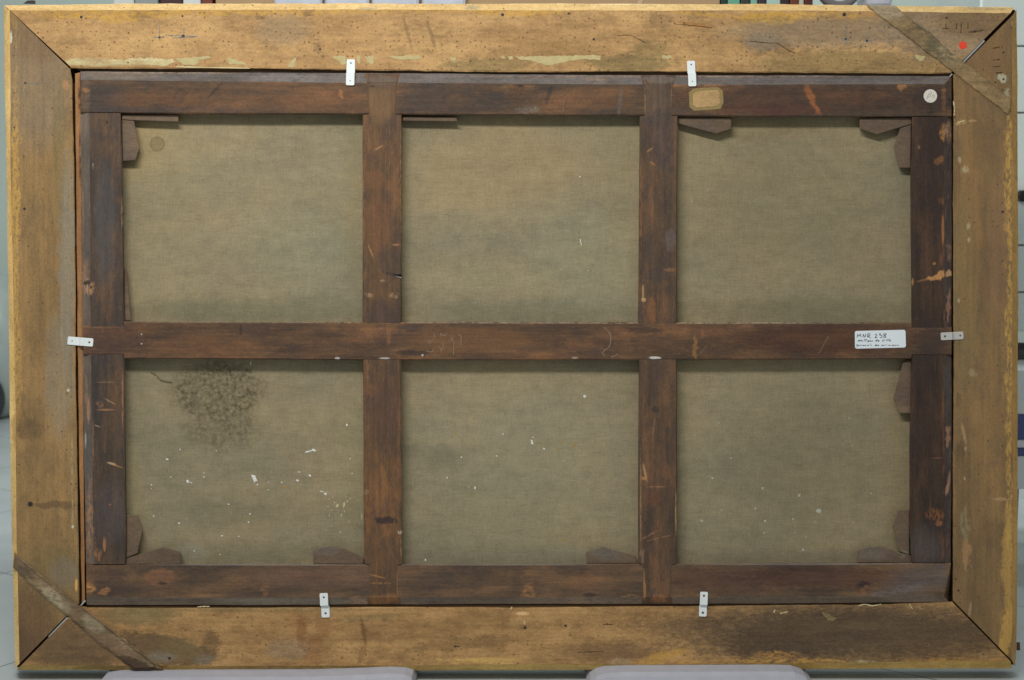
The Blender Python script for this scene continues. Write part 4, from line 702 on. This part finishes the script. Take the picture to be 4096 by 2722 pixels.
strokes('handwriting', W([
    [(425, 540), (445, 562), (470, 505), (488, 560), (522, 502)], [(575, 528), (540, 528), (530, 552), (560, 548), (578, 528), (585, 552), (625, 545)], [(640, 503), (690, 497), (742, 495)], [(668, 500), (662, 562)], [(712, 500), (704, 572)],
    [(765, 550), (800, 545), (790, 525), (765, 545), (775, 575), (815, 568)], [(865, 535), (830, 540), (832, 562), (862, 550), (875, 558)], [(885, 530), (888, 556), (915, 552), (925, 528), (930, 556), (942, 552)],
    [(1065, 525), (1035, 535), (1032, 555), (1065, 545), (1080, 488), (1085, 555)], [(1110, 545), (1140, 540), (1130, 520), (1108, 545), (1130, 560), (1165, 545)],
    [(1292, 478), (1275, 530), (1250, 553), (1320, 545)], [(1345, 515), (1340, 552)], [(1350, 488), (1352, 492)], [(1412, 480), (1395, 530), (1402, 552)], [(1455, 475), (1440, 535), (1450, 552)], [(1498, 468), (1482, 535), (1492, 552)], [(1515, 545), (1540, 530), (1525, 512), (1510, 540), (1545, 553)]]), 1.9, -0.0071, m_ink, lab, rough=False)
strokes('handwriting', W([
    [(430, 655), (400, 670), (390, 700), (405, 735), (435, 730)], [(465, 680), (430, 690), (438, 712), (465, 695), (475, 715)], [(490, 685), (495, 715)], [(490, 695), (520, 682)], [(545, 682), (540, 715)], [(545, 695), (570, 682), (580, 715)],
    [(650, 680), (615, 690), (622, 712), (650, 695), (660, 712)], [(675, 680), (695, 712), (720, 675)], [(800, 680), (765, 690), (770, 710), (800, 695), (815, 708)], [(855, 640), (880, 690), (910, 715)],
    [(1040, 685), (1010, 695), (1015, 712), (1045, 700), (1045, 640), (1055, 710)], [(1065, 700), (1095, 692), (1085, 680), (1068, 700), (1085, 715)], [(1150, 682), (1120, 690), (1150, 702), (1115, 712)],
    [(1275, 680), (1235, 690), (1240, 712), (1275, 698), (1285, 712)], [(1305, 680), (1305, 712)], [(1305, 692), (1340, 680), (1350, 712)], [(1410, 665), (1400, 710)], [(1470, 690), (1465, 712)], [(1470, 692), (1495, 685), (1500, 708), (1520, 685), (1545, 700)],
    [(1630, 675), (1590, 690), (1600, 708), (1632, 690), (1640, 705)], [(1665, 680), (1665, 705), (1700, 700), (1705, 680), (1715, 705)], [(1735, 680), (1800, 705)], [(1810, 672), (1765, 712)]]), 1.8, -0.0071, m_ink, lab, rough=False)

m_pap = wood('old_tan_paper', 'x', (rgb(166, 132, 82), rgb(178, 142, 88), rgb(188, 152, 96)), 51.0, [], grain=0.05, y=-0.005, warp=2)
m_papb = plain('faded_paper_border', rgb(142, 122, 82), 0.85, 0.1, 0.1, 200)
tl = thing('paper_label', 'blank tan paper label with clipped corners and greyish border on the top stretcher rail', 'label', P(2824, 445, -0.005))
o8 = [(2772, 355), (2872, 349), (2891, 362), (2894, 412), (2881, 437), (2777, 445), (2758, 430), (2755, 371)]
slab('border', o8, -0.0054, -0.0049, m_papb, tl, 0.6, step=14, amp=0.5)
slab('centre', [(2785, 366), (2868, 361), (2878, 371), (2880, 410), (2868, 424), (2785, 431), (2772, 420), (2771, 378)], -0.0057, -0.0051, m_pap, tl, 0.5, step=14, amp=0.7)
rs = thing('round_sticker', 'small round white sticker with faint pencil scribble near the top right corner', 'sticker', P(3721, 412, -0.005))
circ = lambda cx, cy, r, n=28: [(cx + r * math.cos(6.2832 * i / n), cy + r * math.sin(6.2832 * i / n)) for i in range(n)]
slab('paper', circ(3721.5, 385, 27), -0.0055, -0.0048, plain('sticker_paper', rgb(214, 208, 196), 0.7, 0.15, 0.02, 60), rs, 0.5)
strokes('scribble', Z(3660, 330, 0.0701, [[(680, 950), (740, 760), (800, 660), (880, 700), (860, 780), (740, 870)], [(850, 560), (920, 570), (950, 660)], [(1000, 760), (1080, 720), (1110, 820), (1030, 920)], [(800, 1090), (830, 1050)], [(940, 830), (1000, 800)]]), 2.0, -0.0057, plain('scribble_pencil', rgb(160, 140, 132), 0.8, 0.1, 0.1, 100), rs, rough=False)
rd_ = link('round_sticker', mesh('s', [], []), []) if False else None
sd = slab('round_sticker', circ(3851.5, 182, 15.5), -0.0006, 0.0, plain('red_sticker', rgb(232, 74, 52), 0.6, 0.15, 0.02, 60), None, 0.4)
solo(sd); tag(sd, 'small bright red round sticker on the top right corner of the frame', 'sticker')

# ================================================================= FLOOR LEVEL AND BACKGROUND
def rbox(name, x0, x1, y0, y1, z0, z1, mats, r=0.01, parent=None, seg=3, jit=0.0, seed=1):
    bm = bmesh.new(); bmesh.ops.create_cube(bm, size=1)
    for v in bm.verts: v.co = Vector(((x0 + x1) / 2 + v.co.x * (x1 - x0), (y0 + y1) / 2 + v.co.y * (y1 - y0), (z0 + z1) / 2 + v.co.z * (z1 - z0)))
    if r: bmesh.ops.bevel(bm, geom=list(bm.edges), offset=r, segments=seg, affect='EDGES', profile=0.5)
    if jit:
        rn = random.Random(seed)
        for v in bm.verts: v.co += Vector((rn.gauss(0, jit), rn.gauss(0, jit), rn.gauss(0, jit)))
    me = bpy.data.meshes.new(name); bm.to_mesh(me); bm.free()
    o = link(name, me, mats, parent)
    if parent is not None and 'base' not in parent.keys(): pass
    return o
def foam(name, pts, y0, y1, m, label):
    """pts: (x, top height) along the block"""
    vs, fs = [], []; n = len(pts)
    prof = [(y0, 0.0), (y0, 0.55), (y0 + 0.004, 0.85), (y0 + 0.014, 1.0), (y1 - 0.014, 1.0), (y1, 0.8), (y1, 0.0)]
    for x, hgt in pts:
        for y, q in prof: vs.append((x, y, ZF + 0.0005 + hgt * q))
    k = len(prof)
    for i in range(n - 1):
        for j in range(k): fs.append((i * k + j, i * k + (j + 1) % k, (i + 1) * k + (j + 1) % k, (i + 1) * k + j))
    fs.append(tuple(range(k))); fs.append(tuple(range((n - 1) * k, n * k)))
    o = link(name, mesh(name, vs, fs), m, smooth=False); return tag(o, label, 'foam block')
m_foam = plain('grey_foam', rgb(176, 176, 186), 0.75, 0.25, 0.06, 40, bump=0.2)
XP = lambda px, y=-0.02: (px - 2048) * S * (D + y) / D
FH = lambda py: (1361 - py) * S - ZF          # height over the floor at the picture plane
foam('foam_block', [(XP(405), 0.012), (XP(412), 0.019), (XP(470), 0.0245), (XP(900), 0.0265), (XP(1250), 0.027), (XP(1450), 0.031), (XP(1560), 0.034), (XP(1620), 0.032), (XP(1650), 0.026), (XP(1660), 0.01)], -0.05, 0.16, m_foam,
     'flat pale grey foam block under the left half of the frame')
foam('foam_block', [(XP(2350), 0.006), (XP(2362), 0.018), (XP(2385), 0.029), (XP(2425), 0.035), (XP(2520), 0.037), (XP(3100), 0.038), (XP(3170), 0.0365), (XP(3215), 0.028), (XP(3250), 0.012), (XP(3260), 0.004)], -0.05, 0.16, m_foam,
     'pale grey foam block with rounded ends under the right half of the frame')

m_rack = plain('rack_steel', rgb(150, 156, 154), 0.5, 0.4, 0.05, 5)
YR = 0.75
rack = thing('storage_rack', 'grey steel rack standing behind the frame and carrying boxes', 'rack', Vector((0, YR + 0.25, ZF)), lean=False)
zs = BG(2048, 70, YR).z
for x in (BG(450, 60, YR).x, BG(3560, 60, YR).x):
    for y in (YR + 0.02, YR + 0.46): rbox('post', x - 0.02, x + 0.02, y - 0.015, y + 0.015, ZF, zs, m_rack, 0.003, rack)
rbox('shelf', BG(430, 60, YR).x, BG(3590, 60, YR).x, YR, YR + 0.5, zs + 0.0005, zs + 0.026, m_rack, 0.003, rack)
rbox('shelf', BG(430, 60, YR).x + 0.045, BG(3590, 60, YR).x - 0.045, YR, YR + 0.5, ZF + 0.25, ZF + 0.28, m_rack, 0.003, rack)
ZS = zs + 0.0265
def onshelf(name, p0, p1, hgt, dep, m, label, cat, y=YR + 0.03, r=0.004, group=None, jit=0.0):
    o = rbox(name, BG(p0, 10, y).x, BG(p1, 10, y).x, y, y + dep, ZS, ZS + hgt, m, r, jit=jit)
    return tag(o, label, cat, group)
m_card = plain('cardboard', rgb(190, 160, 124), 0.85, 0.1, 0.05, 20)
cb = thing('cardboard_box', 'long tan cardboard box on the rack behind the frame', 'box', Vector((BG(1870, 10, YR + .03).x, YR + 0.2, ZS)), lean=False)
def part_box(name, p0, p1, z0, z1, y0, y1, m, parent, r=0.003): return rbox(name, BG(p0, 10, YR + 0.03).x, BG(p1, 10, YR + 0.03).x, y0, y1, z0, z1, m, r, parent)
part_box('carton', 862, 2880, ZS, ZS + 0.32, YR + 0.03, YR + 0.42, m_card, cb)
vs, fs = [], []
bx0, bx1 = BG(2545, 20, YR).x, BG(2600, -10, YR).x
link('tape', mesh('tape', [(bx0, YR + 0.0285, ZS), (bx0 + 0.012, YR + 0.0285, ZS), (bx1 + 0.03, YR + 0.0285, ZS + 0.12), (bx1 + 0.018, YR + 0.0285, ZS + 0.12)], [(0, 1, 2, 3)]), plain('pale_tape', rgb(206, 180, 148), 0.5, 0.3, 0.03, 20), cb)
m_plas = plain('clear_plastic', rgb(206, 212, 226), 0.25, 0.5, 0.12, 30, bump=0.4)
for k, (a, b) in enumerate([(1096, 1288), (1300, 1476), (1488, 1676), (1688, 1862)]):
    o = onshelf('plastic_pouch', a, b, 0.2, 0.022, m_plas, ['shiny clear plastic pouch before the cardboard box, first from the left', 'shiny clear plastic pouch before the cardboard box, second from the left', 'shiny clear plastic pouch before the cardboard box, third from the left', 'shiny clear plastic pouch before the cardboard box, fourth from the left'][k], 'pouch', YR + 0.003, 0.006, 'plastic pouches in a row', 0.0006)
for (a, b, c, nm, lb, dp) in [(540, 632, rgb(150, 158, 156), 'box_file', 'grey box file on the rack behind the top left of the frame', 0.26), (640, 728, rgb(70, 44, 44), 'box_file', 'dark maroon box file on the rack', 0.25), (732, 802, rgb(222, 226, 224), 'box_file', 'white box file between the maroon and red-brown ones', 0.25), (806, 850, rgb(122, 62, 44), 'binder', 'red-brown binder beside the long cardboard box', 0.24),
                          (2884, 2910, rgb(40, 60, 54), 'binder', 'nearly black green binder right beside the long cardboard box', 0.24), (2912, 2960, rgb(112, 176, 150), 'binder', 'pale green binder among the dark ones on the rack', 0.22), (2963, 3000, rgb(58, 66, 62), 'binder', 'charcoal binder between two green ones', 0.24), (3003, 3030, rgb(140, 190, 170), 'binder', 'thin light green binder beside the charcoal one', 0.23), (3033, 3064, rgb(64, 54, 66), 'binder', 'dark purple-grey binder on the rack', 0.25), (3067, 3122, rgb(190, 218, 208), 'binder', 'wide mint white binder on the rack', 0.24),
                          (3125, 3158, rgb(58, 46, 46), 'binder', 'blackish brown binder after the mint white one', 0.24), (3161, 3194, rgb(120, 66, 48), 'binder', 'rust brown binder on the rack', 0.25), (3197, 3216, rgb(206, 200, 180), 'binder', 'thin cream binder on the rack', 0.23), (3219, 3252, rgb(92, 48, 38), 'binder', 'dark red binder, last of the row on the right', 0.25)]:
    t_ = thing(nm, lb, 'binder' if nm == 'binder' else 'file', Vector((BG((a + b) / 2, 10, YR + 0.03).x, YR + 0.15, ZS)), 'files on the rack', lean=False)
    mt = plain(nm + '_cover', c, 0.5, 0.3, 0.08, 8)
    rbox('cover', BG(a, 10, YR + 0.03).x, BG(b, 10, YR + 0.03).x, YR + 0.03, YR + 0.03 + 0.24, ZS, ZS + dp + 0.06, mt, 0.003, t_)
# sheet leaning at the far left, plastic sheet at the right
m_sheet = plain('white_board', rgb(214, 218, 214), 0.6, 0.3, 0.03, 6)
onshelf('foam_board', 455, 536, 0.26, 0.012, m_sheet, 'white foam board standing on edge at the left end of the rack', 'board', YR + 0.05, 0.002)
m_film = plain('milky_film', rgb(216, 216, 228), 0.3, 0.4, 0.06, 10, bump=0.3)
onshelf('film_roll', 3464, 3585, 0.28, 0.12, m_film, 'roll of milky plastic film at the right end of the rack', 'roll', YR + 0.05, 0.03)
m_cable = plain('grey_cable', rgb(128, 122, 124), 0.5, 0.3, 0.06, 10)
vs, fs = [], []
def torus(cx, cy, cz, R, r, n=36, k=8, ax='y'):
    b = len(vs)
    for i in range(n):
        a = 6.2832 * i / n
        for j in range(k):
            q = 6.2832 * j / k; rr = R + r * math.cos(q)
            vs.append((cx + rr * math.cos(a), cy + r * math.sin(q), cz + rr * math.sin(a)))
    for i in range(n):
        for j in range(k): fs.append((b + i * k + j, b + i * k + (j + 1) % k, b + ((i + 1) % n) * k + (j + 1) % k, b + ((i + 1) % n) * k + j))
cxx = BG(3360, 10, YR + 0.05).x
torus(cxx, YR + 0.06, ZS + 0.062, 0.05, 0.010); torus(cxx + 0.004, YR + 0.09, ZS + 0.062, 0.047, 0.010)
tag(link('cable_coil', mesh('cable_coil', vs, fs), m_cable, smooth=True), 'coiled grey cable standing on the rack beside the film roll', 'cable')

# right edge: white cabinet, crate with blue band
m_cab = plain('white_cabinet', rgb(226, 236, 232), 0.5, 0.3, 0.02, 4)
YQ = 0.9
x0 = BG(3900, 800, YQ).x
cab = thing('cabinet', 'white panelled cabinet at the right edge behind the frame', 'cabinet', Vector((x0 + 0.3, YQ + 0.2, ZF)), lean=False)
edges = [-200, 185, 452, 790, 982, 1170, 1330]
for a, b in zip(edges, edges[1:]):
    rbox('drawer_front', x0, x0 + 0.6, YQ, YQ + 0.02, BG(4080, b, YQ).z + 0.002, BG(4080, a, YQ).z - 0.002, m_cab, 0.003, cab)
rbox('body', x0 + 0.004, x0 + 0.596, YQ + 0.0215, YQ + 0.42, BG(4080, 1330, YQ).z, BG(4080, -200, YQ).z, plain('cabinet_body', rgb(170, 178, 176), 0.6, 0.3, 0.03, 5), 0.003, cab)
rbox('handle', BG(4066, 780, YQ).x, BG(4110, 780, YQ).x, YQ - 0.03, YQ - 0.001, BG(4080, 808, YQ).z, BG(4080, 762, YQ).z, plain('black_handle', rgb(30, 32, 34), 0.4, 0.4, 0.1, 40), 0.006, cab)
m_dk = plain('dark_grey_case', rgb(84, 88, 86), 0.6, 0.3, 0.08, 8)
for zz in (0.03, 0.565): rbox('leg', x0 + zz, x0 + zz + 0.03, YQ + 0.2, YQ + 0.23, ZF, BG(4080, 1330, YQ).z - 0.001, m_dk, 0.003, cab)
xc = BG(4040, 1700, 0.7).x
case = rbox('equipment_case', xc, xc + 0.4, 0.93, 1.09, BG(4080, 1480, 0.93).z, BG(4080, 1395, 0.93).z, m_dk, 0.01)
tag(case, 'dark grey flat case under the white cabinet at the right edge', 'case')
crt = thing('storage_crate', 'white crate with blue bands on the floor at the right edge', 'crate', Vector((xc + 0.2, 0.8, ZF)), lean=False)
m_crw, m_crb = plain('white_crate', rgb(222, 228, 228), 0.5, 0.3, 0.03, 8), plain('blue_band', rgb(82, 92, 140), 0.5, 0.3, 0.05, 10)
zc = [BG(4080, p, 0.7).z for p in (1960, 1825, 1795, 1760, 1660, 1481)]
for i, (nm, m) in enumerate([('side_panel', m_crw), ('band', m_crb), ('side_panel', m_crw), ('band', m_crb), ('side_panel', m_crw)]):
    rbox(nm, xc + (0 if nm == 'band' else 0.003), xc + 0.4, 0.7 + (0 if nm == 'band' else 0.003), 0.92, zc[i] + 0.0005, zc[i + 1] - 0.0005, m, 0.003, crt)
for zz in (0.0, 0.36):
    for yy in (0.71, 0.88): rbox('leg', xc + zz + 0.004, xc + zz + 0.034, yy, yy + 0.03, ZF, zc[0], m_dk, 0.003, crt)

# left edge: plastic bundle against the far wall
def lump(name, c, r, m, label, cat, seed, dn=0.35):
    bm = bmesh.new(); bmesh.ops.create_icosphere(bm, subdivisions=4, radius=1)
    rn = random.Random(seed); ph = [(Vector((rn.uniform(-4, 4), rn.uniform(-4, 4), rn.uniform(-4, 4))), rn.uniform(0, 6)) for _ in range(9)]
    for v in bm.verts:
        d = sum(math.sin(v.co.dot(a) + b) for a, b in ph) / 9
        q = v.co * (1 + dn * d); v.co = Vector((c[0] + q.x * r[0], c[1] + q.y * r[1], max(c[2] + q.z * r[2], ZF)))
    me = bpy.data.meshes.new(name); bm.to_mesh(me); bm.free()
    return tag(link(name, me, m, smooth=True), label, cat)
pb = BG(20, 1400, 3.1); lump('plastic_bundle', (pb.x - 0.1, 3.28, ZF + 0.30), (0.22, 0.2, 0.34), plain('cloudy_plastic', rgb(168, 178, 174), 0.35, 0.4, 0.15, 8), 'crumpled cloudy plastic bundle by the far wall at the left edge', 'bundle', 3)
pb = BG(5, 1560, 3.15); lump('dark_bag', (pb.x - 0.07, 3.1, ZF + 0.10), (0.11, 0.11, 0.12), plain('black_bag', rgb(46, 48, 52), 0.5, 0.3, 0.1, 10), 'small black bag on the floor at the left edge', 'bag', 6)
